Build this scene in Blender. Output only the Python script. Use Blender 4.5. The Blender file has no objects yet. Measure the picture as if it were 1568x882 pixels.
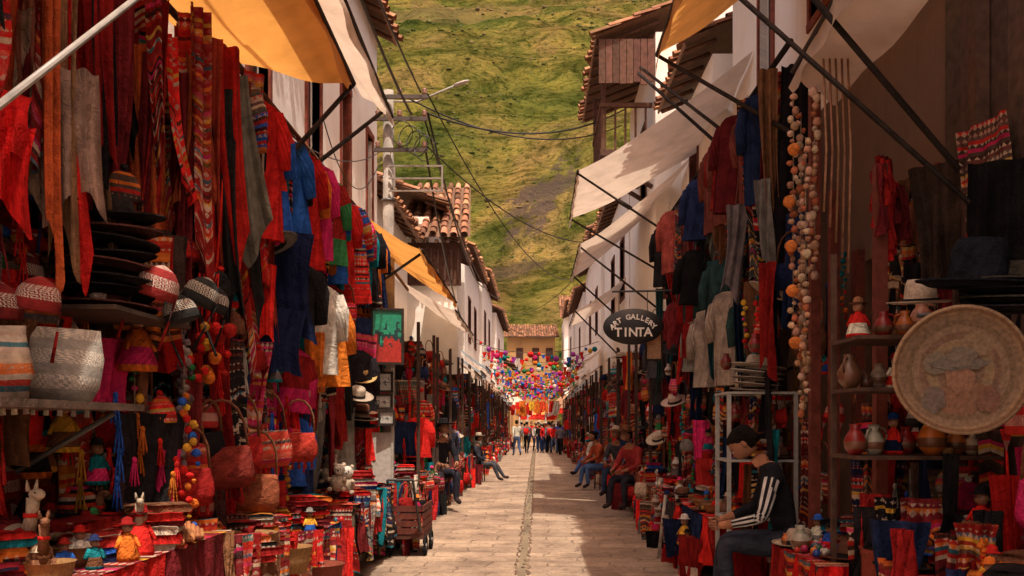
import bpy, math, random
from mathutils import Vector, Matrix, noise, Euler
R=random.Random(7)
V=Vector
scene=bpy.context.scene
scene.view_settings.view_transform='Standard'
scene.view_settings.look='None'
scene.view_settings.exposure=0
# ---------------------------------------------------------------- camera
cam=bpy.data.cameras.new('camera'); co=bpy.data.objects.new('camera',cam)
scene.collection.objects.link(co); co.location=(0,0,1.6); co.rotation_euler=(math.pi/2,0,0)
cam.lens=32.14; cam.sensor_width=36; cam.shift_x=-0.0242; cam.shift_y=0.1333; cam.clip_end=3000; cam.clip_start=0.05
scene.camera=co
# ---------------------------------------------------------------- light
tosun=V((0.12,-0.36,0.93)).normalized()
w=bpy.data.worlds.new('World'); scene.world=w; w.use_nodes=True
nt=w.node_tree; bg=nt.nodes['Background']; sk=nt.nodes.new('ShaderNodeTexSky'); sk.sky_type='NISHITA'; sk.sun_disc=False
sk.sun_elevation=math.asin(tosun.z); sk.sun_rotation=math.atan2(tosun.x,tosun.y); sk.dust_density=4.0; sk.air_density=.8
wm=nt.nodes.new('ShaderNodeMix'); wm.data_type='RGBA'; wm.blend_type='MULTIPLY'; wm.inputs[0].default_value=1; wm.inputs[7].default_value=(2.5,1.75,1.3,1)
nt.links.new(sk.outputs[0],wm.inputs[6]); nt.links.new(wm.outputs[2],bg.inputs[0]); bg.inputs[1].default_value=0.15
sl=bpy.data.lights.new('sun','SUN'); sl.energy=5.0; sl.angle=math.radians(0.5); sl.color=(1,0.90,0.76)
so=bpy.data.objects.new('sun',sl); scene.collection.objects.link(so); so.rotation_euler=(-tosun).to_track_quat('-Z','Y').to_euler(); so.location=(0,0,30)

# ---------------------------------------------------------------- materials
def mk(name):
    m=bpy.data.materials.new(name); m.use_nodes=True
    return m,m.node_tree,m.node_tree.nodes['Principled BSDF']
def N(t,ty,**k):
    n=t.nodes.new(ty)
    for a,b in k.items(): setattr(n,a,b)
    return n
def mix(t,a,b,f,mode='MIX'):
    n=N(t,'ShaderNodeMix',data_type='RGBA',blend_type=mode)
    for i,x in ((6,a),(7,b),(0,f)):
        if hasattr(x,'is_linked') or hasattr(x,'links'): t.links.new(x,n.inputs[i])
        elif i==0: n.inputs[0].default_value=x
        else: n.inputs[i].default_value=(*x,1) if len(x)==3 else x
    return n.outputs[2]
def math_(t,op,a,b=None,c=None):
    n=N(t,'ShaderNodeMath',operation=op)
    for i,x in enumerate((a,b,c)):
        if x is None: continue
        if isinstance(x,(int,float)): n.inputs[i].default_value=x
        else: t.links.new(x,n.inputs[i])
    return n.outputs[0]
def nz(t,scale,detail=4,vec=None,rough=.55,dist=0):
    n=N(t,'ShaderNodeTexNoise'); n.inputs['Scale'].default_value=scale; n.inputs['Detail'].default_value=detail; n.inputs['Roughness'].default_value=rough; n.inputs['Distortion'].default_value=dist
    if vec is not None: t.links.new(vec,n.inputs['Vector'])
    return n.outputs['Fac']
def ramp(t,f,stops,inter='LINEAR'):
    n=N(t,'ShaderNodeValToRGB'); n.color_ramp.interpolation=inter
    e=n.color_ramp.elements
    while len(e)<len(stops): e.new(0.5)
    for i,(p,c) in enumerate(stops): e[i].position=p; e[i].color=(*c,1) if len(c)==3 else c
    t.links.new(f,n.inputs[0]); return n.outputs[0]
def bump(t,b,h,st=.3,d=.02):
    n=N(t,'ShaderNodeBump'); n.inputs['Strength'].default_value=st; n.inputs['Distance'].default_value=d
    t.links.new(h,n.inputs['Height']); t.links.new(n.outputs[0],b.inputs['Normal'])
def objc(t): return N(t,'ShaderNodeTexCoord').outputs['Object']
def attr(t): return N(t,'ShaderNodeAttribute',attribute_name='Col').outputs['Color']
def basic(name,rough,nscale,lo,hi,bs=.3,bd=.01,metal=0,spec=.3,bscale=None):
    m,t,b=mk(name); c=objc(t); f=nz(t,nscale,5,c)
    g=ramp(t,f,[(.3,(lo,)*3),(.7,(hi,)*3)])
    t.links.new(mix(t,attr(t),g,1.0,'MULTIPLY'),b.inputs['Base Color'])
    b.inputs['Roughness'].default_value=rough; b.inputs['Metallic'].default_value=metal; b.inputs['Specular IOR Level'].default_value=spec
    bump(t,b,nz(t,bscale or nscale*4,3,c),bs,bd); return m
CL,t,b=mk('plain_cloth'); c=objc(t)
uv=N(t,'ShaderNodeUVMap'); sp=N(t,'ShaderNodeSeparateXYZ'); t.links.new(uv.outputs[0],sp.inputs[0])
wn=N(t,'ShaderNodeTexWhiteNoise',noise_dimensions='1D'); t.links.new(math_(t,'FLOOR',math_(t,'MULTIPLY',sp.outputs[0],70.0)),wn.inputs['W'])
g=mix(t,ramp(t,nz(t,7,6,c,.65),[(.3,(.8,)*3),(.68,(1.9,)*3)]),ramp(t,wn.outputs['Value'],[(0,(.62,)*3),(1,(1.15,)*3)]),.8,'MULTIPLY')
t.links.new(mix(t,attr(t),g,1.0,'MULTIPLY'),b.inputs['Base Color']); b.inputs['Roughness'].default_value=.95; b.inputs['Specular IOR Level'].default_value=.08
bump(t,b,math_(t,'ADD',math_(t,'MULTIPLY',nz(t,11,4,c,.6,1.5),1.0),math_(t,'MULTIPLY',nz(t,110,2,c),.2)),.9,.035)
WO=basic('weathered_wood',.75,14,.6,1.3,.4,.01,spec=.25)
ME=basic('painted_metal',.45,20,.7,1.05,.1,.005,spec=.5)
SKN=basic('skin',.6,30,.9,1.05,.05,.003)
CE=basic('glazed_ceramic',.35,25,.7,1.1,.1,.003,spec=.5)
ST=basic('straw_weave',.85,60,.7,1.3,.6,.006,spec=.2)
TI=basic('clay_tile',.9,3.2,.55,1.4,.6,.02,spec=.1,bscale=40)
AN,t,b=mk('andean_textile')
uv=N(t,'ShaderNodeUVMap'); sp=N(t,'ShaderNodeSeparateXYZ'); t.links.new(uv.outputs[0],sp.inputs[0])
ac=attr(t); sc=N(t,'ShaderNodeSeparateColor'); t.links.new(ac,sc.inputs[0])
vv=math_(t,'ADD',math_(t,'MULTIPLY',sp.outputs[1],46.0),math_(t,'MULTIPLY',nz(t,5,2,objc(t)),1.6)); fl=math_(t,'FLOOR',vv)
seed=math_(t,'MULTIPLY_ADD',sc.outputs[0],977.0,fl)
wn=N(t,'ShaderNodeTexWhiteNoise',noise_dimensions='1D'); t.links.new(seed,wn.inputs['W'])
band=ramp(t,wn.outputs['Value'],[(0,(.36,.02,.015)),(.25,(.03,.012,.012)),(.45,(.40,.32,.23)),(.57,(.48,.12,.02)),(.70,(.02,.10,.13)),(.80,(.36,.02,.09)),(.91,(.45,.25,.03))],'CONSTANT')
isb=math_(t,'GREATER_THAN',math_(t,'FRACT',math_(t,'MULTIPLY',wn.outputs['Value'],7.3)),.56)
c1=mix(t,ac,band,isb)
pp=math_(t,'PINGPONG',math_(t,'MULTIPLY',sp.outputs[0],30.0),.5); pv=math_(t,'PINGPONG',math_(t,'MULTIPLY',sp.outputs[1],23.0),.5)
zz=math_(t,'GREATER_THAN',math_(t,'ADD',pp,pv),.58)
zm=math_(t,'MULTIPLY',zz,math_(t,'GREATER_THAN',math_(t,'FRACT',math_(t,'MULTIPLY',wn.outputs['Value'],13.7)),.7))
c2=mix(t,c1,(.42,.32,.24),math_(t,'MULTIPLY',zm,.75))
g=ramp(t,nz(t,12,5,objc(t),.65),[(.3,(.65,)*3),(.7,(1.75,)*3)])
t.links.new(mix(t,c2,g,1.0,'MULTIPLY'),b.inputs['Base Color']); b.inputs['Roughness'].default_value=.95; b.inputs['Specular IOR Level'].default_value=.08
bump(t,b,nz(t,30,5,objc(t),.7,.5),.8,.015)
MO,t,b=mk('geometric_knit')
uv=N(t,'ShaderNodeUVMap'); sp=N(t,'ShaderNodeSeparateXYZ'); t.links.new(uv.outputs[0],sp.inputs[0])
pp=math_(t,'PINGPONG',math_(t,'MULTIPLY',sp.outputs[0],22.0),.5); pv=math_(t,'PINGPONG',math_(t,'MULTIPLY',sp.outputs[1],34.0),.5)
s1=math_(t,'GREATER_THAN',math_(t,'FRACT',math_(t,'MULTIPLY',math_(t,'ADD',pp,pv),3.0)),.5)
s2=math_(t,'GREATER_THAN',math_(t,'FRACT',math_(t,'MULTIPLY',sp.outputs[1],9.0)),.45)
g=ramp(t,nz(t,14,5,objc(t),.65),[(.3,(.75,)*3),(.7,(1.4,)*3)])
t.links.new(mix(t,mix(t,attr(t),(.5,.44,.37),math_(t,'MULTIPLY',s1,s2)),g,1.0,'MULTIPLY'),b.inputs['Base Color']); b.inputs['Roughness'].default_value=.95
bump(t,b,nz(t,50,4,objc(t),.7),.8,.012)
def plaster(name,colr,stain,k=1.0):
    m,t,b=mk(name); c=objc(t)
    f=nz(t,1.1,8,c,.65); f2=nz(t,6,6,c,.7)
    mp=N(t,'ShaderNodeMapping'); mp.inputs['Scale'].default_value=(3,3,.35); t.links.new(c,mp.inputs[0])
    f3=nz(t,2.2,5,mp.outputs[0],.6)
    a=mix(t,colr,stain,ramp(t,f,[(.45,(0,)*3),(.78,(.6*k,)*3)]))
    a=mix(t,a,stain,ramp(t,f3,[(.55,(0,)*3),(.8,(.6*k,)*3)]))
    t.links.new(mix(t,a,tuple(x*.6 for x in stain),ramp(t,f2,[(.66,(0,)*3),(.78,(.4,)*3)])),b.inputs['Base Color']); b.inputs['Roughness'].default_value=.9
    bump(t,b,f2,.5,.03); return m
PL=plaster('white_plaster',(.92,.87,.80),(.74,.62,.50),.8)
AD=plaster('adobe_plaster',(.17,.10,.065),(.08,.05,.035))
OC=plaster('ochre_plaster',(.42,.25,.10),(.22,.12,.06))
def canvas(name,colr,trans=.35):
    m,t,b=mk(name); c=objc(t)
    f=nz(t,2.5,6,c,.6)
    cc=mix(t,colr,tuple(x*.72 for x in colr),ramp(t,f,[(.4,(0,)*3),(.75,(1,)*3)]))
    t.links.new(cc,b.inputs['Base Color']); b.inputs['Roughness'].default_value=.9
    bump(t,b,nz(t,5,4,c),.5,.05)
    tr=N(t,'ShaderNodeBsdfTranslucent'); t.links.new(cc,tr.inputs[0]); ms=N(t,'ShaderNodeMixShader'); ms.inputs[0].default_value=trans
    t.links.new(b.outputs[0],ms.inputs[1]); t.links.new(tr.outputs[0],ms.inputs[2]); t.links.new(ms.outputs[0],t.nodes['Material Output'].inputs[0]); return m
C_OR=canvas('orange_canvas',(.85,.40,.10),.45); C_BE=canvas('beige_canvas',(.78,.64,.52),.40); C_BR=canvas('brown_canvas',(.45,.25,.15),.4); C_BL=canvas('bluegrey_canvas',(.42,.48,.52),.4)
RD,t,b=mk('stone_paving'); c=objc(t)
dn=N(t,'ShaderNodeTexNoise'); dn.inputs['Scale'].default_value=2.2; dn.inputs['Detail'].default_value=5; t.links.new(c,dn.inputs['Vector'])
vm=N(t,'ShaderNodeVectorMath',operation='MULTIPLY_ADD'); t.links.new(dn.outputs['Color'],vm.inputs[0]); vm.inputs[1].default_value=(.4,.3,0); t.links.new(c,vm.inputs[2])
br=N(t,'ShaderNodeTexBrick'); t.links.new(vm.outputs[0],br.inputs['Vector']); br.inputs['Scale'].default_value=1.0
br.inputs['Brick Width'].default_value=.7; br.inputs['Row Height'].default_value=.4; br.inputs['Mortar Size'].default_value=.012; br.inputs['Mortar Smooth'].default_value=.8
br.inputs['Color1'].default_value=(.46,.345,.255,1); br.inputs['Color2'].default_value=(.35,.26,.195,1); br.inputs['Mortar'].default_value=(.25,.18,.13,1)
f=nz(t,1.1,9,c,.72); f2=nz(t,14,6,c,.7)
a=mix(t,br.outputs['Color'],ramp(t,f,[(.34,(.48,.44,.42)),(.60,(1.12,1.08,1.02))]),1.0,'MULTIPLY')
a=mix(t,a,ramp(t,f2,[(.3,(.55,.55,.55)),(.6,(1.1,1.1,1.1))]),.8,'MULTIPLY')
t.links.new(a,b.inputs['Base Color']); b.inputs['Roughness'].default_value=.75
h=math_(t,'ADD',math_(t,'MULTIPLY',br.outputs['Fac'],-1.0),math_(t,'ADD',math_(t,'MULTIPLY',f2,1.4),math_(t,'MULTIPLY',f,1.8))); bump(t,b,h,.9,.025)
GR,t,b=mk('packed_earth'); c=objc(t)
t.links.new(ramp(t,nz(t,.6,8,c),[(.3,(.12,.09,.06)),(.7,(.25,.19,.12))]),b.inputs['Base Color']); b.inputs['Roughness'].default_value=.95
HI,t,b=mk('grassy_hillside'); c=objc(t)
mp=N(t,'ShaderNodeMapping'); mp.inputs['Scale'].default_value=(1,.55,1.2); mp.inputs['Rotation'].default_value=(0,.3,.5); t.links.new(c,mp.inputs[0])
f=nz(t,.022,9,mp.outputs[0],.6,.8); f2=nz(t,.10,9,mp.outputs[0],.78,.6); f3=nz(t,.7,7,c,.75)
mp2=N(t,'ShaderNodeMapping'); mp2.inputs['Scale'].default_value=(.35,1.6,1.6); mp2.inputs['Rotation'].default_value=(0,0,-.35); t.links.new(c,mp2.inputs[0]); f5=nz(t,.09,7,mp2.outputs[0],.7,.7)
a=ramp(t,f,[(.38,(.13,.18,.045)),(.46,(.24,.27,.065)),(.53,(.38,.335,.095)),(.60,(.46,.34,.13)),(.67,(.24,.26,.07))])
a=mix(t,a,ramp(t,f2,[(.38,(.45,.52,.42)),(.5,(1,1,1)),(.62,(1.3,1.2,1.05))]),1.0,'MULTIPLY')
a=mix(t,a,ramp(t,f5,[(.42,(.45,.50,.42)),(.52,(1.08,1.05,1.0))]),.85,'MULTIPLY')
a=mix(t,a,ramp(t,f3,[(.40,(.30,.38,.28)),(.50,(1.08,1.05,1.05))]),.85,'MULTIPLY')
def patch(a,cx,cy,sx,sy,rot,colr,amt):
    m_=N(t,'ShaderNodeMapping',vector_type='TEXTURE'); m_.inputs['Location'].default_value=(cx,cy,0); m_.inputs['Rotation'].default_value=(0,0,rot); m_.inputs['Scale'].default_value=(sx,sy,1e6); t.links.new(c,m_.inputs[0])
    ln=N(t,'ShaderNodeVectorMath',operation='LENGTH'); t.links.new(m_.outputs[0],ln.inputs[0])
    d=math_(t,'ADD',ln.outputs['Value'],math_(t,'MULTIPLY',math_(t,'SUBTRACT',nz(t,.3,8,c,.8),.5),4.0))
    return mix(t,a,colr,ramp(t,d,[(.7,(amt,)*3),(1.0,(0,)*3)]))
a=patch(a,2,166,6,9,-.5,(.20,.145,.13),.8); a=patch(a,-5,152,6,4,0,(.20,.14,.11),.6); a=patch(a,40,300,25,14,.4,(.24,.17,.11),.6); a=patch(a,-30,330,30,20,.6,(.45,.32,.15),.5)
t.links.new(a,b.inputs['Base Color']); b.inputs['Roughness'].default_value=1; b.inputs['Specular IOR Level'].default_value=0
bump(t,b,math_(t,'ADD',math_(t,'MULTIPLY',f2,3.0),math_(t,'ADD',f3,math_(t,'MULTIPLY',f5,2.0))),1,4.5)
LE=basic('shrub_leaves',.9,1,.5,1.2,.3,.1,spec=.1)
# ---------------------------------------------------------------- mesh builder
class MB:
    def __init__(s): s.v=[];s.f=[];s.c=[];s.m=[];s.u=[]
    def add(s,vs,fs,col,mat,uvs=None):
        o=len(s.v); s.v.extend(tuple(x) for x in vs)
        many=isinstance(col,list)
        for k,f in enumerate(fs):
            s.f.append([i+o for i in f]); s.c.append(col[k] if many else col); s.m.append(mat)
            s.u.append([uvs[i] for i in f] if uvs else [(0.0,0.0)]*len(f))
    def build(s,name,parent=None,smooth=True):
        me=bpy.data.meshes.new(name); me.from_pydata(s.v,[],s.f)
        used=[]; 
        for m in s.m:
            if m not in used: used.append(m)
        for m in used: me.materials.append(m)
        idx={m:i for i,m in enumerate(used)}
        me.polygons.foreach_set('material_index',[idx[m] for m in s.m])
        me.polygons.foreach_set('use_smooth',[smooth]*len(s.f))
        a=me.color_attributes.new('Col','FLOAT_COLOR','CORNER'); buf=[]; ub=[]
        for f,c,u in zip(s.f,s.c,s.u):
            cc=(c[0],c[1],c[2],1.0)
            for x in u: buf.extend(cc); ub.extend(x)
        a.data.foreach_set('color',buf)
        ul=me.uv_layers.new(name='UVMap'); ul.data.foreach_set('uv',ub)
        me.update()
        o=bpy.data.objects.new(name,me); scene.collection.objects.link(o)
        if parent: o.parent=parent
        return o
def empty(name):
    o=bpy.data.objects.new(name,None); scene.collection.objects.link(o); return o
def T(loc,rot=(0,0,0),s=1.0):
    m=Matrix.Translation(V(loc))@Euler(rot).to_matrix().to_4x4()
    return m@(Matrix.Diagonal((s,s,s,1)) if isinstance(s,(int,float)) else Matrix.Diagonal((*s,1)))
def jc(c,a=.25):
    k=1+R.uniform(-a,a); return (c[0]*k,c[1]*k*(1+R.uniform(-.1,.1)),c[2]*k)
def loft(mb,rings,col,mat,n=10,caps=True,fold=0,folds=5,ph=None,mx=None,sq=0):
    vs=[];fs=[];us=[];cs=[]
    ph=R.random()*6 if ph is None else ph
    vl=0;prev=None
    for (c,a,b) in rings:
        c=V(c);a=V(a);b=V(b)
        if prev is not None: vl+=(c-prev).length+.3*abs(a.length-pa)
        prev=c; pa=a.length
        for i in range(n+1):
            th=2*math.pi*i/n; k=1+fold*math.sin(folds*th+ph)
            cx,sx=math.cos(th),math.sin(th)
            if sq: cx=math.copysign(abs(cx)**sq,cx); sx=math.copysign(abs(sx)**sq,sx)
            p=c+a*(cx*k)+b*(sx*k)
            vs.append(mx@p if mx is not None else p); us.append((th*(a.length+b.length)*.5,vl))
    many=isinstance(col,list)
    for j in range(len(rings)-1):
        for i in range(n):
            o=j*(n+1)+i; fs.append((o,o+1,o+n+2,o+n+1)); cs.append(col[j%len(col)] if many else col)
    if caps:
        fs.append(tuple(range(n-1,-1,-1))); cs.append(col[0] if many else col)
        o=(len(rings)-1)*(n+1); fs.append(tuple(range(o,o+n))); cs.append(col[-1] if many else col)
    mb.add(vs,fs,cs,mat,us)
def frame(d):
    d=d.normalized(); a=d.cross(V((0,0,1)))
    if a.length<1e-3: a=V((1,0,0))
    a.normalize(); return a,d.cross(a).normalized()
def tube(mb,p0,p1,r0,r1=None,col=(.1,.1,.1),mat=ME,n=8):
    p0=V(p0);p1=V(p1); r1=r0 if r1 is None else r1; a,b=frame(p1-p0)
    loft(mb,[(p0,a*r0,b*r0),(p1,a*r1,b*r1)],col,mat,n)
def poly(mb,pts,r,col,mat,n=5):
    pts=[V(p) for p in pts]; rings=[]
    for i,p in enumerate(pts):
        d=pts[min(i+1,len(pts)-1)]-pts[max(i-1,0)]; a,b=frame(d); rings.append((p,a*r,b*r))
    loft(mb,rings,col,mat,n)
def sag(p0,p1,s,n=12): 
    p0=V(p0);p1=V(p1); return [p0.lerp(p1,i/n)-V((0,0,s*4*(i/n)*(1-i/n))) for i in range(n+1)]
def box(mb,c,s,col,mat=WO,mx=None):
    c=V(c);h=V(s)*.5
    vs=[V((c.x+h.x*i,c.y+h.y*j,c.z+h.z*k)) for i in(-1,1) for j in(-1,1) for k in(-1,1)]
    u=[(v.x+v.y,v.z) for v in vs]
    if mx is not None: vs=[mx@v for v in vs]
    fs=[(0,1,3,2),(4,6,7,5),(0,4,5,1),(2,3,7,6),(0,2,6,4),(1,5,7,3)]
    nv=[];nf=[];nu=[]
    for f in fs:
        nf.append(tuple(range(len(nv),len(nv)+4))); nv+= [vs[i] for i in f]; nu+=[u[i] for i in f]
    mb.add(nv,nf,col,mat,nu)
def bx(mb,a,b,col,mat=WO):
    box(mb,[(a[i]+b[i])/2 for i in range(3)],[abs(a[i]-b[i]) for i in range(3)],col,mat)
def ball(mb,c,r,col,mat=CL,n=9,m=6,jit=0,mx=None):
    if isinstance(r,(int,float)): r=(r,r,r)
    rings=[]
    for j in range(m+1):
        p=math.pi*j/m; s=max(.02,math.sin(p)); k=1+R.uniform(-jit,jit)
        rings.append((V(c)+V((0,0,-math.cos(p)*r[2])),V((r[0]*s*k,0,0)),V((0,r[1]*s*k,0))))
    loft(mb,rings,col,mat,n,False,jit*.6,3,mx=mx)
def lathe(mb,prof,mx,col,mat,n=16,ov=1.0,fold=0,folds=2):
    loft(mb,[(V((0,0,z)),V((r,0,0)),V((0,r*ov,0))) for r,z in prof],col,mat,n,True,fold,folds,mx=mx)
def cloth(mb,A,B,L,col,mat=CL,amp=.03,nf=3,taper=0.,sway=0.,nv=7,rag=.05):
    A=V(A);B=V(B); ac=B-A; W=ac.length; n=ac.cross(V((0,0,-1))).normalized()
    nu=max(5,int(nf*6)); ph=R.random()*6; ph2=R.random()*6; vs=[];us=[];fs=[]; sk=R.uniform(-.12,.12)*L; uo=R.random()*9
    mid=(A+B)/2
    for j in range(nv+1):
        t=j/nv
        for i in range(nu+1):
            s=i/nu; ww=1-taper*math.sin(t*math.pi*.5)+.12*math.sin(4*t+ph2)
            l=L*t*(1+rag*math.sin(5*s+ph2))
            p=mid+ac*((s-.5)*ww)+V((0,0,-l))+n*(amp*math.sin(6.283*nf*s+ph+1.1*t)*(.35+.65*t)+amp*.6*math.sin(13*s+ph2+5*t)+sway*t)+ac.normalized()*(sk*t*t)
            vs.append(p); us.append((s*W+uo,t*L))
    for j in range(nv):
        for i in range(nu):
            o=j*(nu+1)+i; fs.append((o,o+1,o+nu+2,o+nu+1))
    mb.add(vs,fs,col,mat,us)
def sheet(mb,q,mat,sg=.1,nu=14,nv=14,col=(1,1,1)):
    a,b,c,d=[V(x) for x in q]; vs=[];us=[];fs=[]
    for j in range(nv+1):
        for i in range(nu+1):
            s=i/nu;t=j/nv; p=a.lerp(b,s).lerp(d.lerp(c,s),t)
            p=p-V((0,0,sg*(4*s*(1-s)*.5+4*t*(1-t)*.5)+(.012*math.sin(19*t+7*s)+.01*math.sin(11*s+23*t) if sg else 0)))
            vs.append(p); us.append((s,t))
    for j in range(nv):
        for i in range(nu):
            o=j*(nu+1)+i; fs.append((o,o+1,o+nu+2,o+nu+1))
    mb.add(vs,fs,col,mat,us)
RED=(.46,.018,.015);DRED=(.24,.014,.013);MAR=(.12,.013,.016);ORG=(.50,.13,.02);BLK=(.012,.011,.012);CRM=(.40,.32,.24);BRN=(.15,.065,.035);TEA=(.01,.15,.18);PNK=(.44,.02,.10);BLU=(.02,.08,.34);YEL=(.48,.26,.03);GRY=(.15,.14,.13);GRN=(.03,.16,.05);NAV=(.012,.02,.06);WHT=(.48,.44,.38)
DARKP=[DRED,MAR,RED,BLK,BRN,DRED,RED,NAV,BLK,BLK,(.06,.035,.03),DRED,MAR,GRY]
MIXP=[RED,RED,DRED,MAR,BLK,ORG,CRM,BRN,TEA,DRED,BLU,GRY,BLK,NAV,PNK,WHT,RED]
BRIP=[RED,ORG,YEL,TEA,PNK,BLU,GRN,WHT,RED]
# ---------------------------------------------------------------- item makers
def garment(mb,top,yaw,col,L=.7,w=.23,mat=CL,slv=True,trim=None):
    M=T(top,(0,R.uniform(-.08,.08),yaw)); d=.06
    pr=[(.055,0),(.11,-.025),(w*.92,-.07),(w,-.16),(w*.90,-.35),(w*.98,-.6),(w*1.06,-L)]
    pr=[p for p in pr if -p[1]<=L]
    cols=[col]*len(pr)
    if trim: cols[1]=trim; cols[-2]=trim
    loft(mb,[(V((R.uniform(-.01,.01),0,z)),V((r,0,0)),V((0,d if i>1 else d*.5,0))) for i,(r,z) in enumerate(pr)],cols,mat,20,False,.16,6,mx=M)
    if slv:
        for s in(-1,1):
            loft(mb,[(V((s*w*.8,0,-.1)),V((.07,0,.02)),V((0,.05,0))),(V((s*w*1.12,0,-.26)),V((.065,0,.03)),V((0,.045,0))),(V((s*w*1.2,.01,-.5)),V((.05,0,.01)),V((0,.04,0)))],col if not trim else [col,trim],mat,9,True,.12,4,mx=M)
    poly(mb,[M@V((0,0,-.02)),M@V((0,0,.06)),M@V((.03,0,.1)),M@V((0,0,.13))],.004,(.2,.2,.2),ME,4)
def hat(mb,M,col,R0=.19,band=BLK,mat=ST,h=.11,n=20):
    k=R0/.19
    pr=[(.19*k,.02*k),(.192*k,.026*k),(.15*k,.008),(.098*k,.008),(.093*k,.04*k),(.085*k,h*.8),(.07*k,h),(.03*k,h*.93),(.001,h*.9)]
    cols=[col,col,col,band,col,col,col,col]
    loft(mb,[(V((0,0,z)),V((r*.92,0,0)),V((0,r*1.1,0))) for r,z in pr],cols,mat,n,False,.025,2,mx=M)
def chullo(mb,M,col,mat=MO,s=1.,pom=True):
    lathe(mb,[(.095*s,-.01*s),(.105*s,.0),(.105*s,.04*s),(.095*s,.09*s),(.06*s,.135*s),(.02*s,.155*s),(.003,.16*s)],M@Matrix.Diagonal((1,.6,1,1)),col,mat,16,fold=.05,folds=4)
    for q in(-1,1):
        mb.add([M@V((q*.1*s,-.05*s,.02)),M@V((q*.1*s,.05*s,.02)),M@V((q*.105*s,.0,-.11*s))],[(0,1,2)],col,mat,[(0,0),(.1,0),(.05,.1)])
        tube(mb,M@V((q*.105*s,0,-.1*s)),M@V((q*.1*s,0,-.26*s)),.006,.008,col,CL,5)
    if pom: ball(mb,(0,0,.17*s),.022*s,jc(R.choice([RED,DRED,WHT,BLK])),CL,7,4,.15,mx=M)
def bag(mb,M,col,w=.16,h=.24,d=.05,mat=AN,strap=.3):
    pr=[(.80,.5,0),(.95,.95,.05*h/.24),(1,1.1,h*.3),(.98,.9,h*.6),(.93,.5,h*.88),(.88,.16,h)]
    loft(mb,[(V((R.uniform(-.008,.008),0,z)),V((w*a,0,0)),V((0,d*b,0))) for a,b,z in pr],col,mat,22,True,.04,5,mx=M,sq=.7)
    cc=jc(BRN)
    if strap: poly(mb,[M@V((w*.85*math.cos(a),0,h*.98+strap*math.sin(a)**.7)) for a in [i*math.pi/8 for i in range(9)][:-1]+[math.pi-1e-4]],.009,cc,CL,5)
    for i in range(5): 
        x=-w*.7+w*.35*i; tube(mb,M@V((x,0,.01)),M@V((x,0,-.06)),.008,.012,jc(col,.4),CL,5)
def doll(mb,M,col=None,s=1.):
    col=col or jc(R.choice(BRIP))
    lathe(mb,[(.06*s,0),(.062*s,.02*s),(.045*s,.08*s),(.03*s,.13*s),(.012*s,.15*s)],M,[col,jc(R.choice(MIXP)),col,col],CL,10,fold=.06,folds=4)
    ball(mb,(0,0,.175*s),.03*s,(.32,.15,.08),CE,9,6,mx=M)
    for q in(-1,1):
        ball(mb,(q*.011*s,-.027*s,.18*s),.004*s,(.01,.01,.01),CE,5,3,mx=M)
        tube(mb,M@V((q*.028*s,0,.13*s)),M@V((q*.06*s,-.02*s,.07*s)),.012*s,.009*s,jc(col),CL,6)
    lathe(mb,[(.055*s,.195*s),(.03*s,.2*s),(.026*s,.225*s),(.005*s,.235*s)],M,jc(R.choice(MIXP)),CL,10)
def vase(mb,M,col=None,s=1.):
    col=col or jc(R.choice([CRM,BRN,ORG,WHT,DRED]))
    lathe(mb,[(.035*s,0),(.065*s,.04*s),(.075*s,.09*s),(.05*s,.14*s),(.028*s,.17*s),(.04*s,.2*s),(.03*s,.19*s)],M,[col,jc(BRN),col,jc(col,.4),col,col],CE,14)
    poly(mb,[M@V((.03*s,0,.18*s)),M@V((.07*s,0,.17*s)),M@V((.085*s,0,.12*s)),M@V((.07*s,0,.09*s))],.007*s,col,CE,5)
def llama(mb,M,col=WHT,s=1.):
    ball(mb,(0,0,.17*s),(.065*s,.11*s,.07*s),col,CL,12,8,.06,mx=M)
    loft(mb,[(V((0,-.08*s,.19*s)),V((.035*s,0,0)),V((0,.03*s,.02*s))),(V((0,-.11*s,.29*s)),V((.026*s,0,0)),V((0,.026*s,0))),(V((0,-.12*s,.36*s)),V((.03*s,0,0)),V((0,.03*s,0)))],col,CL,10,mx=M)
    ball(mb,(0,-.145*s,.375*s),(.027*s,.05*s,.027*s),col,CL,10,6,mx=M)
    for q in(-1,1):
        tube(mb,M@V((q*.018*s,-.11*s,.39*s)),M@V((q*.025*s,-.11*s,.44*s)),.01*s,.003*s,col,CL,6)
        ball(mb,(q*.024*s,-.165*s,.385*s),.005*s,(.01,.01,.01),CE,5,3,mx=M)
        for y in(-.06,.07): tube(mb,M@V((q*.04*s,y*s,.15*s)),M@V((q*.04*s,y*s,0)),.024*s,.016*s,col,CL,7)
    ball(mb,(0,.11*s,.2*s),(.018*s,.03*s,.03*s),col,CL,7,4,mx=M)
    loft(mb,[(V((0,-.105*s,.27*s)),V((.034*s,0,0)),V((0,.034*s,0))),(V((0,-.108*s,.29*s)),V((.034*s,0,0)),V((0,.034*s,0)))],RED,CL,10,mx=M)
def pomstring(mb,top,L,cols,r=.03,gap=.075):
    top=V(top); n=int(L/gap); tube(mb,top,top-V((0,0,L)),.004,.004,(.2,.15,.1),CL,4)
    for i in range(n):
        rr=r*R.uniform(.65,1.2); ball(mb,top+V((R.uniform(-1,1)*r*.9,R.uniform(-1,1)*r*.9,-i*gap-r)),(rr,rr,rr*R.uniform(.8,1.3)),jc(R.choice(cols)),CL,8,5,.18)
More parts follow.
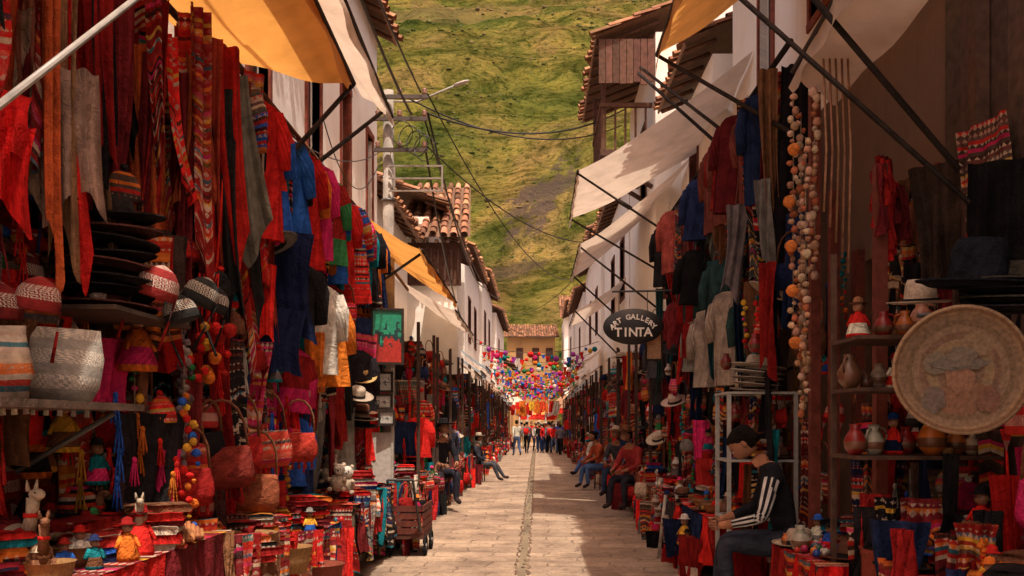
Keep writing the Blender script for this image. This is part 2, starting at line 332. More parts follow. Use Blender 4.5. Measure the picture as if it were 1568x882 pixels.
def tassels(mb,p,col,n=6,L=.14):
    p=V(p); ball(mb,p,(.014,.014,.02),col,CL,6,4)
    for i in range(n):
        a=i*6.283/n; tube(mb,p+V((.006*math.cos(a),.006*math.sin(a),-.01)),p+V((.022*math.cos(a),.022*math.sin(a),-L*R.uniform(.8,1))),.004,.005,jc(col,.2),CL,4)
def folded(mb,x,y,z,n,w=.36,d=.3,pal=MIXP,yaw=0):
    for i in range(n):
        h=R.uniform(.025,.05); M=T((x+R.uniform(-.03,.03),y+R.uniform(-.03,.03),z),(0,0,yaw+R.uniform(-.2,.2)))
        ww=w*R.uniform(.8,1)/2;dd=d*R.uniform(.8,1)/2
        vs=[];us=[];seg=[(-ww,0),(-ww-.012,h*.5),(-ww,h*.95),(-ww*.5,h*R.uniform(.95,1.15)),(0,h*.97),(ww*.5,h*R.uniform(.95,1.15)),(ww,h*.95),(ww+.012,h*.5),(ww,0)]
        k=len(seg)
        for yy in(-dd,-dd*.4,dd*.4,dd):
            for a,bz in seg: vs.append(M@V((a,yy+.01*math.sin(a*30+i),bz))); us.append((a,yy+bz))
        fs=[(j*k+i2,j*k+i2+1,(j+1)*k+i2+1,(j+1)*k+i2) for j in range(3) for i2 in range(k-1)]+[tuple(range(k)),tuple(range(3*k,4*k))]
        mb.add(vs,fs,jc(R.choice(pal)),R.choice([AN,CL,CL]),us); z+=h
    return z
def basket(mb,M,r=.16,h=.14,col=(.28,.15,.06)):
    lathe(mb,[(r*.75,0),(r*.9,h*.5),(r,h),(r*1.06,h*1.03),(r*.93,h),(r*.7,.02)],M,col,ST,16)
def yawS(s,a=.9,j=.5): return -s*a+R.uniform(-j,j)
def fill(mb,s,y0,y1,z0,z1,x0,x1,n,pal=MIXP,kinds=None,sc=1.):
    kinds=kinds or ['bag','chullo','doll','cloth','pom','garment','hat','scarf','scarf','vase','cloth','scarf','bag','ball','cloth','tassel']
    for _ in range(n):
        y=R.uniform(y0,y1); z=R.uniform(z0,z1); x=s*R.uniform(x0,x1); k=R.choice(kinds); c=jc(R.choice(pal),.4); yw=yawS(s)
        if k=='bag': bag(mb,T((x,y,z),(0,R.uniform(-.1,.1),yw),sc*R.uniform(.5,1.0)),c,mat=R.choice([AN,CL,CL]))
        elif k=='chullo': chullo(mb,T((x,y,z),(R.uniform(-.3,.3),0,yw),sc*.9),c,R.choice([AN,MO,CL]))
        elif k=='doll': doll(mb,T((x,y,z),(0,0,yw),sc*R.uniform(.9,1.5)))
        elif k=='cloth':
            w_=R.uniform(.1,.24); d=V((math.cos(yw),math.sin(yw),0))*w_; p=V((x,y,z)); cloth(mb,p-d,p+d,R.uniform(.35,.9)*sc,c,R.choice([AN,CL,CL]),.03,3,.25)
        elif k=='scarf':
            w_=R.uniform(.04,.09); d=V((math.cos(yw),math.sin(yw),0))*w_; p=V((x,y,z)); cloth(mb,p-d,p+d,R.uniform(.5,1.2)*sc,c,R.choice([AN,CL,CL]),.025,1.5,.15)
        elif k=='pom': pomstring(mb,(x,y,z),R.uniform(.3,.8),[jc(R.choice(BRIP)) for _ in range(3)],.022*sc,.05)
        elif k=='tassel':
            cc=jc(R.choice(BRIP+[RED,RED]))
            for i in range(4): tassels(mb,(x,y+R.uniform(-.05,.05),z-i*.13),cc,6,.15)
        elif k=='garment': garment(mb,(x,y,z),yw,c,R.uniform(.5,.75),.2,R.choice([CL,CL,AN]),True,R.choice([None,None,jc(R.choice(BRIP))]))
        elif k=='hat': hat(mb,T((x,y,z),(R.uniform(-.4,.6),R.uniform(-.3,.3),yw),sc),R.choice([CRM,BLK,BRN,jc(CRM),GRY]),mat=ST)
        elif k=='llama': llama(mb,T((x,y,z),(0,0,yw),sc*.8),R.choice([WHT,CRM,BRN]))
        elif k=='vase': vase(mb,T((x,y,z),(0,0,yw),sc*.8))
        elif k=='ball': ball(mb,(x,y,z),R.uniform(.02,.04),jc(R.choice(BRIP)),CL,9,6,.1)
def tablegoods(mb,s,y0,y1,x0,x1,z,n):
    for _ in range(n):
        y=R.uniform(y0,y1); x=s*R.uniform(x0,x1); k=R.random(); yw=yawS(s)
        if k<.34: doll(mb,T((x,y,z),(0,0,yw),R.uniform(.5,1.0)))
        elif k<.46: vase(mb,T((x,y,z),(0,0,yw),R.uniform(.4,.9)))
        elif k<.51: llama(mb,T((x,y,z),(0,0,yw),R.uniform(.4,.7)),R.choice([WHT,CRM,BRN,ORG]))
        elif k<.70: folded(mb,x,y,z,R.randint(1,6),.28,.24,MIXP,yw)
        elif k<.77: basket(mb,T((x,y,z)),R.uniform(.08,.15),.08)
        elif k<.84: hat(mb,T((x,y,z),(0,0,yw)),R.choice([CRM,BRN,BLK,GRY]))
        else: 
            for _ in range(8): ball(mb,(x+R.uniform(-.1,.1),y+R.uniform(-.1,.1),z+.03),R.uniform(.012,.03),jc(R.choice(BRIP+[WHT,BRN])),CE,7,4,.2)
def table(mb,s,y0,y1,x0,x1,z,drape=True):
    bx(mb,(s*x0,y0,z-.03),(s*x1,y1,z),(.1,.06,.04),WO)
    for x in(x0+.04,x1-.04):
        for y in(y0+.05,y1-.05): tube(mb,(s*x,y,.1),(s*x,y,z-.03),.025,.025,(.08,.05,.03),WO,6)
    if drape:
        y=y0
        while y<y1-.1:
            ye=min(y+R.uniform(.4,.9),y1); cloth(mb,(s*(x0-.02),y,z+.012),(s*(x0-.02),ye,z+.012),R.uniform(.35,.75),jc(R.choice([RED,DRED,MAR,BRN,NAV,DRED])),R.choice([AN,CL,CL]),.025,4); 
            y=ye
        cloth(mb,(s*(x0-.01),y0-.015,z+.012),(s*x1,y0-.015,z+.012),R.uniform(.5,.75),jc(R.choice([RED,DRED,MAR])),R.choice([AN,CL]),.025,4)
        sheet(mb,[(s*(x0-.02),y0-.015,z+.012),(s*x1,y0-.015,z+.012),(s*x1,y1,z+.012),(s*(x0-.02),y1,z+.012)],AN,0.0,4,4,jc(R.choice([DRED,MAR,RED])))

# ================================================================ SETTING
g=MB(); g.add([(-1500,-300,0),(1500,-300,0),(1500,1500,0),(-1500,1500,0)],[(0,1,2,3)],(1,1,1),GR); g.build('ground',smooth=False)
g=MB(); g.add([(-2.05,-8,.004),(2.0,-8,.004),(2.0,62,.004),(-2.05,62,.004)],[(0,1,2,3)],(1,1,1),RD)
g.add([(-30,62,.004),(30,62,.004),(30,95,.004),(-30,95,.004)],[(0,1,2,3)],(1,1,1),RD); g.build('stone_street',smooth=False)
for s,x in((-1,2.03),(1,1.98)):
    g=MB(); y=-8
    while y<60:
        l=R.uniform(.7,1.2); bx(g,(s*x,y,-.1),(s*(x+.16),y+l-.012,.1+R.uniform(-.01,.01)),jc((.3,.23,.17),.15),TI); y+=l
    bx(g,(s*(x+.165),-8,-.1),(s*3.3,60,.09),(.2,.15,.11),TI); g.build('kerb_pavement',smooth=False)
g=MB(); y=2
bx(g,(-.205,-8,.001),(-.115,62,.0065),(.035,.022,.016),GR)
while y<60:
    l=R.uniform(.1,.3)
    for sx in(-.225,-.095):
        M=T((sx+R.uniform(-.015,.015),y,.004),(0,0,R.uniform(-.15,.15)))
        ball(g,(0,0,0),(R.uniform(.012,.025),l*.45,.012),jc((.17,.115,.08),.35),TI,8,4,.15,mx=M)
    if R.random()<.3: ball(g,(-.16+R.uniform(-.03,.03),y,.006),(R.uniform(.012,.03),l*.25,.01),jc((.12,.08,.055),.4),TI,7,4,.2)
    y+=l*.95
g.build('drain_channel')
def hz(x,y):
    t=y-105
    if t<=0: return -2
    b=t*.66+12*noise.noise(V((x*.006,y*.006,0)))*min(1,t/60)*1.6
    d=(x*.75+y*.5)
    b+=min(1,t/50)*(11*abs(noise.noise(V((d*.018,y*.004,3))))*2 + 6*noise.noise(V((x*.022,y*.022,5)))+2.8*noise.noise(V((x*.07,y*.07,9)))+1.2*noise.noise(V((x*.2,y*.2,9))))
    b+=1.6*math.sin(b*.35+4*noise.noise(V((x*.01,y*.01,1))))*min(1,t/50)
    return b-2
g=MB(); nx,ny=220,300; vs=[];fs=[]
for j in range(ny+1):
    y=100+600*(j/ny)**1.35
    for i in range(nx+1):
        u=i/nx*2-1; x=500*math.copysign(abs(u)**1.9,u)+5; vs.append((x,y,hz(x,y)))
for j in range(ny):
    for i in range(nx): o=j*(nx+1)+i; fs.append((o,o+1,o+nx+2,o+nx+1))
g.add(vs,fs,(1,1,1),HI); g.build('grassy_hill')
g=MB()
for _ in range(9000):
    y=R.uniform(125,560); x=R.uniform(-.3,.3)*y; 
    if noise.noise(V((x*.035,y*.03,11)))+.5*noise.noise(V((x*.15,y*.12,4)))<R.uniform(-.05,.45): continue
    r=R.uniform(.10,.40)*y/200*(1.6 if R.random()<.06 else 1)
    ball(g,(x,y,hz(x,y)+r*.2),(r*R.uniform(.7,1.8),r,r*R.uniform(.5,.9)),jc(R.choice([(.08,.11,.03),(.12,.13,.045),(.15,.12,.06)]),.35),LE,6,4,.4)
g.build('hill_shrubs')
TC=[(.34,.16,.085),(.25,.12,.07),(.42,.21,.12),(.18,.09,.055)]
def tileroof(name,par,P0,P1,Q0,Q1):
    P0,P1,Q0,Q1=map(V,(P0,P1,Q0,Q1)); L=(P1-P0).length; S=(Q0-P0).length; nrm=(P1-P0).cross(Q0-P0).normalized()
    if nrm.z<0: nrm=-nrm
    nc=max(2,int(L/.22)); rows=max(2,int(S/.38)); K=6; g=MB(); vs=[];fs=[];cs=[]
    for c in range(nc):
        for r in range(rows):
            t0=r/rows-.01; t1=(r+1)/rows+.03; lift=R.uniform(0,.02); col=jc(R.choice(TC),.25); sh=R.uniform(-.02,.02); o=len(vs); jj=R.uniform(-.015,.015)
            for (t,h,wd) in((t0+jj,.035+lift,1.08),(t1,0,.9)):
                for k in range(K+1):
                    a=math.pi*k/K; s=(c+.5)/nc+ (sh-math.cos(a)*.085*wd)/L
                    base=P0.lerp(P1,s).lerp(Q0.lerp(Q1,s),t); vs.append(base+nrm*(h+.075*math.sin(a)))
            for k in range(K): fs.append((o+k,o+k+1,o+K+2+k,o+K+1+k)); cs.append(col)
    g.add(vs,fs,cs,TI)
    e=nrm*-.03; g.add([P0+e,P1+e,Q1+e,Q0+e],[(0,1,2,3)],(.16,.09,.055),WO)
    return g.build(name,par)
def house(s,y0,y1,xw,h,xe,ze=None,wmat=PL,wins=(),rise=1.6,trim=(.12,.035,.02),depth=6):
    e=empty('plaster_house'); g=MB(); ze=ze or h
    xo=s*xw; xi=s*(xw+.35)
    W=sorted(wins); cur=y0
    for (a,b,z0,z1) in W:
        bx(g,(xo,cur,0),(xi,a,h),(1,1,1),wmat); bx(g,(xo,a,0),(xi,b,z0),(1,1,1),wmat); bx(g,(xo,a,z1),(xi,b,h),(1,1,1),wmat); cur=b
    bx(g,(xo,cur,0),(xi,y1,h),(1,1,1),wmat)
    bx(g,(xi,y0,0),(s*(xw+depth),y0+.35,h),(1,1,1),wmat); bx(g,(xi,y1-.35,0),(s*(xw+depth),y1,h),(1,1,1),wmat)
    xr=xw+depth/2; zr=h+rise
    for yy in(y0+.02,y1-.02): g.add([(xi,yy,h),(s*(xw+depth),yy,h),(s*xr,yy,zr-.2)],[(0,1,2)],(1,1,1),wmat)
    g.build('walls',e,False)
    g=MB()
    for (a,b,z0,z1) in W:
        xf=s*(xw+.12)
        bx(g,(s*(xw-.03),a-.09,z0-.09),(s*(xw+.1),b+.09,z0),trim,WO); bx(g,(s*(xw-.03),a-.09,z1),(s*(xw+.1),b+.09,z1+.1),trim,WO)
        bx(g,(s*(xw-.025),a-.08,z0),(s*(xw+.1),a,z1),trim,WO); bx(g,(s*(xw-.025),b,z0),(s*(xw+.1),b+.08,z1),trim,WO)
        bx(g,(xf,a,z0),(s*(xw+.2),b,z1),(.05,.02,.015),WO)
        m=(a+b)/2; bx(g,(s*(xw+.06),m-.03,z0),(s*(xw+.118),m+.03,z1),trim,WO); bx(g,(s*(xw+.065),a,z0+(z1-z0)*.5-.02),(s*(xw+.115),m-.031,z0+(z1-z0)*.5+.02),trim,WO)
    if W: g.build('windows',e,False)
    g=MB(); y=y0+.2; sl=(zr-ze)/(xr-xe)
    while y<y1:
        p0=V((s*(xe+.05),y,ze-.1)); p1=V((s*(xw+.1),y,ze-.1+sl*(xw+.05-xe))); tube(g,p0,p1,.04,.04,(.14,.07,.045),WO,6); y+=.55
    bx(g,(s*xe,y0,ze-.09),(s*(xe+.03),y1,ze-.02),(.26,.15,.09),WO)
    g.build('rafters',e)
    tileroof('tile_roof',e,(s*xe,y0-.15,ze),(s*xe,y1+.15,ze),(s*xr,y0-.15,zr),(s*xr,y1+.15,zr))
    g=MB(); g.add([(s*xr,y0-.15,zr),(s*xr,y1+.15,zr),(s*(xw+depth+.5),y1+.15,h-.1),(s*(xw+depth+.5),y0-.15,h-.1)],[(0,1,2,3)],(.25,.12,.07),TI); g.build('rear_roof_slope',e)
    return e
RB=(.22,.055,.03)
house(-1,-4,16.3,2.85,8.5,2.5,8.45,wins=[(5.6,6.3,4.9,6.6),(9.0,9.7,4.9,6.6),(11.3,12.0,4.8,6.7),(13.3,13.9,4.6,6.6),(15.3,15.8,4.7,6.5)],trim=RB)
house(-1,16.6,21.2,3.0,5.9,2.7,5.9,wins=[(18,18.7,4.2,5.4)],trim=RB)
house(-1,22,30,2.6,6.6,2.15,6.9,wins=[(24,25,4.3,5.6),(27,28,4.3,5.6)],rise=1.7)
house(-1,30.4,38,2.4,7.4,2.05,7.5,wins=[(32,33,4.6,6),(35,36,4.6,6)])
house(-1,38.3,47,2.3,7.9,1.95,8.0,wins=[(40,41,5,6.5),(43.5,44.5,5,6.5)])
house(-1,47.4,58,2.1,7.4,1.75,7.5,wins=[(50,51,5,6.2)])
e=empty('tile_roof_porch'); tileroof('tile_roof',e,(-3.3,21.3,6.0),(-1.55,21.3,6.0),(-3.2,24.2,7.9),(-1.75,24.2,7.9))
g=MB(); bx(g,(-3.2,21.6,4.9),(-1.8,21.75,5.9),(.1,.045,.03),WO)
for i in range(6): bx(g,(-3.2+i*.27,21.35,5.85),(-3.13+i*.27,21.9,5.93),(.12,.06,.04),WO)
for i in range(9): bx(g,(-3.15+i*.16,21.5,5.0),(-3.1+i*.16,21.55,5.75),(.08,.04,.03),WO)
bx(g,(-3.2,21.75,2.8),(-1.9,21.9,4.9),(1,1,1),PL); g.build('gallery',e,False)
house(1,-4,14.0,3.0,8.4,1.85,8.9,wins=[(9.3,10.0,6.0,7.6),(11.6,12.3,5.9,7.5),(6.6,7.4,5.2,6.8)],trim=RB)
house(1,14.3,17.4,2.75,7.4,2.3,7.6,wins=[(15.6,16.3,5.6,6.8)])
house(1,17.7,22.5,2.3,9.2,1.12,9.1,wins=[(19.2,20,6.3,7.9)],trim=(.1,.04,.03))
house(1,22.8,31,2.3,7.8,1.95,8.0,wins=[(24,25,5,6.5),(27,28,5,6.5)])
house(1,31.3,41,2.2,8.2,1.8,8.3,wins=[(33,34,5,6.5),(37,38,5,6.5)])
house(1,41.4,50,2.1,7.6,1.7,7.7,wins=[(44,45,5,6.2)])
house(1,50.3,58,2.0,8.3,1.6,8.4,wins=[(53,54,5,6.6)])
e=empty('wooden_balcony'); g=MB(); bx(g,(1.25,18.0,6.9),(2.28,20.6,7.02),(.09,.045,.03),WO)
for i in range(14): bx(g,(1.27,18.03+i*.19,7.03),(1.32,18.08+i*.19,7.85),(.11,.05,.03),WO)
for i in range(5): bx(g,(1.33+i*.2,18.03,7.03),(1.37+i*.2,18.08,7.85),(.11,.05,.03),WO)
bx(g,(1.25,18.0,7.86),(1.34,20.6,7.94),(.13,.06,.035),WO); bx(g,(1.345,18.0,7.86),(2.28,18.09,7.94),(.13,.06,.035),WO)
for y in(18.05,20.5): bx(g,(1.27,y,7.95),(1.36,y+.09,8.9),(.1,.045,.03),WO)
for i in range(8): bx(g,(1.2+i*.135,17.66,8.2+R.uniform(-.03,.03)),(1.325+i*.135,17.7,9.05),jc((.12,.055,.035),.3),WO)
for y in(18.1,19.3,20.4): tube(g,(2.29,y,6.3),(1.35,y,6.88),.05,.05,(.09,.045,.03),WO,6)
g.build('balcony_frame',e,False)
e=empty('adobe_wall'); g=MB()
bx(g,(2.62,-2,0.09),(2.95,5.9,5.0),(1,1,1),AD); bx(g,(2.62,7.3,.09),(2.95,13,4.5),(1,1,1),AD); bx(g,(2.62,5.9,2.9),(2.95,7.3,5.0),(1,1,1),AD)
g.build('wall_panels',e,False); g=MB()
for y in(5.8,7.3): bx(g,(2.55,y,.1),(2.72,y+.12,3.0),(.16,.04,.025),WO)
y=2.2
while y<5.7:
    l=R.uniform(.12,.24); bx(g,(2.585+R.uniform(-.008,.008),y,.1),(2.615,y+l-.008,4.7+R.uniform(-.1,.1)),jc((.075,.048,.036),.35),WO); y+=l
for y in (3.4,5.2): bx(g,(2.5,y,.1),(2.575,y+.1,4.9),(.09,.05,.035),WO)
bx(g,(2.52,2,5.0),(2.7,9,5.12),(.07,.04,.03),WO); g.build('timber_posts',e,False)
house(-1,66,74,1.9,5.6,1.3,5.8,wmat=OC,wins=[(68,69,2.5,4)],depth=4)
e=empty('ochre_house'); g=MB(); bx(g,(-2.6,80,0),(1.6,86,9.3),(1,1,1),OC); g.build('walls',e,False)
g=MB(); 
for x in(-1.8,-.4,.8): bx(g,(x,79.94,7.1),(x+.6,79.99,8.3),(.05,.02,.015),WO)
g.build('windows',e,False); tileroof('tile_roof',e,(-3.0,79.5,9.2),(2.0,79.5,9.2),(-2.8,83,10.6),(1.8,83,10.6))
e=empty('plaster_house'); g=MB(); bx(g,(2.3,76,0),(9,84,10.6),(1,1,1),PL); g.build('walls',e,False); tileroof('tile_roof',e,(1.9,75.4,10.5),(9.4,75.4,10.5),(1.9,80,12.8),(9.4,80,12.8))
e=empty('plaster_house'); g=MB(); bx(g,(-12,70,0),(-3.4,84,8.6),(1,1,1),PL); g.build('walls',e,False); tileroof('tile_roof',e,(-12,69.5,8.5),(-3.2,69.5,8.5),(-12,75,11),(-3.2,75,11))
# ================================================================ POLE, WIRES
e=empty('utility_pole'); g=MB()
tube(g,(-2.4,14.8,.1),(-2.4,14.8,7.0),.115,.085,(.36,.32,.28),TI,14)
for z in(6.85,6.5,6.0): bx(g,(-2.62,14.62,z-.03),(-1.75,14.68,z+.03),(.09,.07,.06),ME)
for z in(6.85,6.5,6.0):
    for x in(-2.55,-2.2,-1.8): lathe(g,[(.03,0),(.045,.03),(.03,.05),(.045,.08),(.02,.11)],T((x,14.65,z+.03)),(.25,.12,.08),CE,8)
for z in (5.75,5.55,5.35): bx(g,(-2.38,14.66,z-.012),(-1.5,14.69,z+.012),(.3,.27,.24),ME)
bx(g,(-2.3,14.655,5.37),(-2.27,14.695,5.73),(.3,.27,.24),ME); bx(g,(-1.53,14.655,5.36),(-1.505,14.695,5.73),(.3,.27,.24),ME)
for i in range(4):
    c=V((-2.15+.12*i,14.6,6.25-.08*i)); poly(g,[c+V((.17*math.cos(a),.02*math.sin(3*a),.2*math.sin(a))) for a in [k*.45 for k in range(15)]],.009,(.02,.02,.02),ME,5)
for z in (5.2,4.4): 
    loft(g,[(V((-2.4,14.8,z)),V((.12,0,0)),V((0,.12,0))),(V((-2.4,14.8,z+.04)),V((.12,0,0)),V((0,.12,0)))],(.1,.1,.1),ME,12)
g.build('pole',e); g=MB()
tube(g,(-1.95,15,6.9),(-1.35,15.1,7.2),.018,.015,(.4,.38,.35),ME,8)
tube(g,(-2.35,15,6.9),(-1.95,15,6.9),.018,.018,(.4,.38,.35),ME,8)
M=T((-1.3,15.1,7.22),(0,-.32,0),.6); loft(g,[(V((-.12,0,0)),V((0,.05,0)),V((0,0,.03))),(V((0,0,0)),V((0,.1,0)),V((0,0,.045))),(V((.22,0,0)),V((0,.09,0)),V((0,0,.04))),(V((.32,0,0)),V((0,.04,0)),V((0,0,.02)))],(.55,.52,.48),ME,12,mx=M)
g.build('street_lamp_arm',e)
def wire(a,b,s,r=.012):
    g=MB(); poly(g,sag(a,b,s,18),r,(.012,.012,.012),ME,5); g.build('power_cable')
wire((-1.8,14.65,6.6),(2.0,20.2,8.6),.45,.016); wire((-2.2,14.65,6.9),(1.9,20.5,8.3),.5,.013); wire((-1.8,14.65,6.1),(1.7,24,6.4),.5,.012)
wire((-1.75,14.65,6.6),(-1.75,30,6.1),.6,.018); wire((-1.8,14.65,6.5),(-1.6,40,7.2),.9,.014); wire((-1.8,14.65,6.1),(-2.0,26,4.3),.5,.018)
wire((-1.75,14.65,6.9),(1.5,33,6.9),1.0,.012); wire((-1.9,6,6.6),(-2.0,14.6,6.55),.25,.02); wire((-1.95,3,6.7),(-1.85,14.6,6.9),.2,.014)
wire((-2.8,7,4.9),(-2.5,14.7,6.0),.6,.008); wire((1.7,26,6.5),(-1.7,42,6.9),.8,.012); wire((-2.8,12,5.6),(-2.5,14.7,5.9),.7,.008); wire((-1.7,45,6.6),(1.5,52,6.8),.5,.014)
# ================================================================ AWNINGS
def awning(name,q,mat,sg=.12,poles=()):
    e=empty(name); g=MB(); sheet(g,q,mat,sg,20,20); 
    a,b,c,d=[V(x) for x in q]
    cloth(g,a,d,.14,(1,1,1),mat,.02,5,0,0,2,.1)
    g.build('canvas_sheet',e); g=MB()
    tube(g,a,d,.022,.022,(.05,.035,.03),WO,6)
    for p,qq in poles: tube(g,p,qq,.02,.02,(.03,.022,.018),CL,6)
    g.build('awning_poles',e)
awning('orange_awning',[(-1.5,1.2,4.75),(-2.85,1.0,4.35),(-2.55,7.0,4.45),(-1.62,8.1,4.62)],C_OR,.1,[((-1.62,8.1,4.62),(-2.2,6.3,2.9))])
awning('beige_awning',[(-1.40,3.5,4.85),(-1.80,3.5,4.87),(-1.86,9.7,5.1),(-1.60,10.1,5.0)],C_BE,.03,[((-1.68,10.05,5.05),(-2.15,6.4,2.95))])
awning('orange_awning',[(1.28,5.0,5.5),(3.0,4.0,7.0),(2.98,10.6,7.0),(1.3,9.9,5.6)],C_OR,.1,[((1.3,9.9,5.6),(2.0,7.2,3.9))])
awning('beige_awning',[(.65,14.4,5.6),(2.98,12.6,6.75),(2.98,16,6.5),(.65,17.8,5.6)],C_BE,.2,[((.65,14.5,5.58),(2.6,13.4,3.95)),((.65,17.7,5.58),(2.6,15.5,3.9)),((1.45,12.8,6.6),(2.2,9.2,4.3))])
awning('beige_awning',[(.85,18,5.15),(2.78,16.3,6.4),(2.28,20.4,6.2),(.85,22.5,5.2)],C_BE,.2,[((.85,18.1,5.12),(2.3,16.5,3.6)),((.85,22,5.2),(2.2,20.2,3.6))])
awning('beige_awning',[(1.65,3.0,4.15),(2.2,3.0,4.02),(2.25,6.9,4.02),(1.85,6.6,4.15)],C_BE,.05)
awning('beige_awning',[(1.0,24,4.6),(2.3,23.5,5.4),(2.3,27.5,5.4),(1.0,28,4.6)],C_BE,.15,[((1.0,24.1,4.6),(2.2,23,3.2))])
awning('beige_awning',[(-1.55,12.3,3.95),(-2.8,11.6,4.7),(-2.8,16,4.7),(-1.55,17.6,3.95)],C_OR,.12,[((-1.55,12.4,3.93),(-2.6,12.4,3.2))])
awning('beige_awning',[(-1.6,18,3.85),(-2.9,17.6,4.6),(-2.6,22.5,4.5),(-1.6,23,3.85)],C_BE,.15)
def strut(a,b,r=.03,nm='wooden_pole',c=(.025,.02,.018)):
    g=MB(); tube(g,a,b,r,r*.9,c,CL if nm!='metal_pole' else ME,8); g.build(nm)
strut((-1.72,2.8,2.52),(-1.55,3.6,3.3),.014,'metal_pole',(.35,.33,.31))
strut((1.15,5.6,4.3),(2.25,4.75,2.75),.016); strut((1.62,5.6,4.3),(2.4,5.2,3.05),.02); strut((1.25,11.2,5.9),(2.2,8.2,3.6),.02); strut((-2.1,6.1,4.12),(-2.1,11.6,4.12),.028,c=(.14,.07,.04)); strut((-2.15,11.6,4.0),(-2.3,16.3,4.0),.028,c=(.3,.2,.12))
strut((-2.2,2.6,4.05),(-2.15,6.3,4.05),.025,c=(.1,.06,.04)); strut((2.0,7.2,4.62),(1.9,14.2,4.62),.025)
# ================================================================ LEFT FOREGROUND
g=MB(); bx(g,(-2.82,2.2,.1),(-2.76,16,4.0),(.05,.028,.02),WO)
y=2.2
while y<16: bx(g,(-2.75,y,.1),(-2.68,y+.1,4.0),(.05,.03,.02),WO); y+=1.1
g.build('stall_back_boards',smooth=False)
g=MB()
for i in range(200):
    y=R.uniform(3.0,6.9); x=-R.uniform(1.95,2.6); yw=R.uniform(.1,1.3); w_=R.uniform(.03,.09); d=V((math.cos(yw),math.sin(yw),0))*w_; p=V((x,y,R.uniform(3.6,4.1)))
    cloth(g,p-d,p+d,R.uniform(.8,1.6),jc(R.choice([DRED,MAR,DRED,RED,RED,(.2,.03,.015),(.16,.06,.035),(.24,.13,.07),MAR,BLK,(.30,.06,.02)]),.4),R.choice([CL,CL,CL,AN]),.03,2,.25,R.uniform(-.05,.05),9,.1)
g.build('hanging_scarves')
g=MB()
for (x,y,z,c,L) in((-2.1,3.75,3.3,(.22,.16,.11),.75),(-1.97,3.85,3.1,(.24,.18,.13),.6),(-2.0,6.0,3.9,(.12,.12,.09),1.1),(-2.02,5.9,3.55,(.20,.10,.05),1.1)):
    d=V((.09,.05,0)); cloth(g,V((x,y,z))-d,V((x,y,z))+d,L,jc(c,.1),CL,.045,3,-.25,0,10,.15)
g.build('beige_poncho')
g=MB(); cloth(g,(-2.05,3.35,3.15),(-1.93,3.35,3.15),.42,RED,AN,.02,2); cloth(g,(-2.02,3.3,2.82),(-1.84,3.35,2.8),.22,(.40,.012,.012),CL,.04,3,.2); cloth(g,(-2.02,3.3,2.68),(-1.86,3.4,2.7),.34,(.44,.012,.012),CL,.04,2,.3,0,8,.2); g.build('red_shawl')
g=MB(); cs=[(.06,.06,.05),BLK,RED,(.5,.03,.02),TEA,BLU,BLK,RED,ORG,PNK,TEA,DRED,BLK,GRY,RED,BLU,BLK,CRM,PNK,TEA,BLK,ORG,NAV]
for i,c in enumerate(cs):
    y=6.2+i*.235; garment(g,(-2.12+R.uniform(-.06,.06),y,4.0-R.uniform(0,.08)),yawS(-1,.35,.35),jc(c,.15),R.uniform(.8,1.1),.2,R.choice([CL,CL,CL,AN]),True,jc(R.choice(BRIP)) if R.random()<.5 else None)
    if R.random()<.8: d=V((.06,.03,0)); p=V((-2.0,y+.1,R.uniform(3.4,3.9))); cloth(g,p-d,p+d,R.uniform(.4,.8),jc(R.choice(cs)),R.choice([AN,CL]),.03,2,.2)
g.build('embroidered_jacket_rack')
g=MB(); fill(g,-1,6.4,11.5,1.7,3.3,1.95,2.6,220,MIXP+DARKP+[RED,TEA,BLU,ORG,PNK]); g.build('hanging_souvenirs')
g=MB(); fill(g,-1,4.2,7.5,1.0,2.7,1.95,2.6,210,DARKP+[RED,RED,ORG,PNK],['bag','chullo','pom','scarf','doll','scarf','cloth','ball','cloth','tassel','tassel']); g.build('hanging_souvenirs')
g=MB(); fill(g,-1,3.2,4.4,1.9,2.6,2.15,2.7,40,DARKP,['chullo','scarf','doll','cloth','pom','tassel']); fill(g,-1,3.2,5.4,1.05,1.6,2.1,2.7,70,DARKP+[ORG,PNK],['doll','vase','doll','chullo','scarf','tassel']); g.build('souvenir_dolls')
g=MB()
bx(g,(-2.6,3.95,2.1),(-1.82,4.8,2.12),(.06,.035,.025),WO)
for i in range(8): hat(g,T((-2.08+R.uniform(-.02,.02),4.4,2.13+i*.062),(R.uniform(-.06,.06),R.uniform(-.08,.08),R.random()*3)),(.02,.016,.016) if i%3 else (.09,.035,.03),.26,R.choice([BLK,WHT,DRED]),CL,.13,24)
g.build('felt_hat_stack')
for (x,y,z,s_) in((-1.84,4.4,2.22,.95),(-1.98,3.62,2.06,.8),(-2.1,3.55,2.02,.85),(-1.8,4.85,2.25,.9),(-1.83,5.15,2.25,.8),(-1.76,4.55,2.12,.85)):
    g=MB(); chullo(g,T((x,y,z),(R.uniform(-.2,.2),R.uniform(-.5,.5),.6)),jc(R.choice([BLK,DRED,BLK])),MO,s_,False); g.build('knitted_cap')
e=empty('display_shelf'); g=MB(); bx(g,(-2.7,3.0,1.66),(-1.76,4.1,1.69),(.12,.08,.06),WO); tube(g,(-2.6,4.0,1.2),(-1.85,4.0,1.65),.012,.012,(.1,.1,.1),ME); g.build('board',e)
g=MB(); bag(g,T((-1.98,3.8,1.695),(-.12,.05,.35)),(.26,.24,.21),.145,.31,.075,MO,0); g.build('woven_handbag')
g=MB(); bag(g,T((-2.02,3.45,1.695),(-.1,-.06,.55)),(.36,.30,.24),.11,.28,.07,AN,0); g.build('woven_handbag')
g=MB(); bag(g,T((-2.2,3.95,1.695),(0,0,.3)),BLK,.15,.26,.07,CL,0); g.build('woven_handbag')
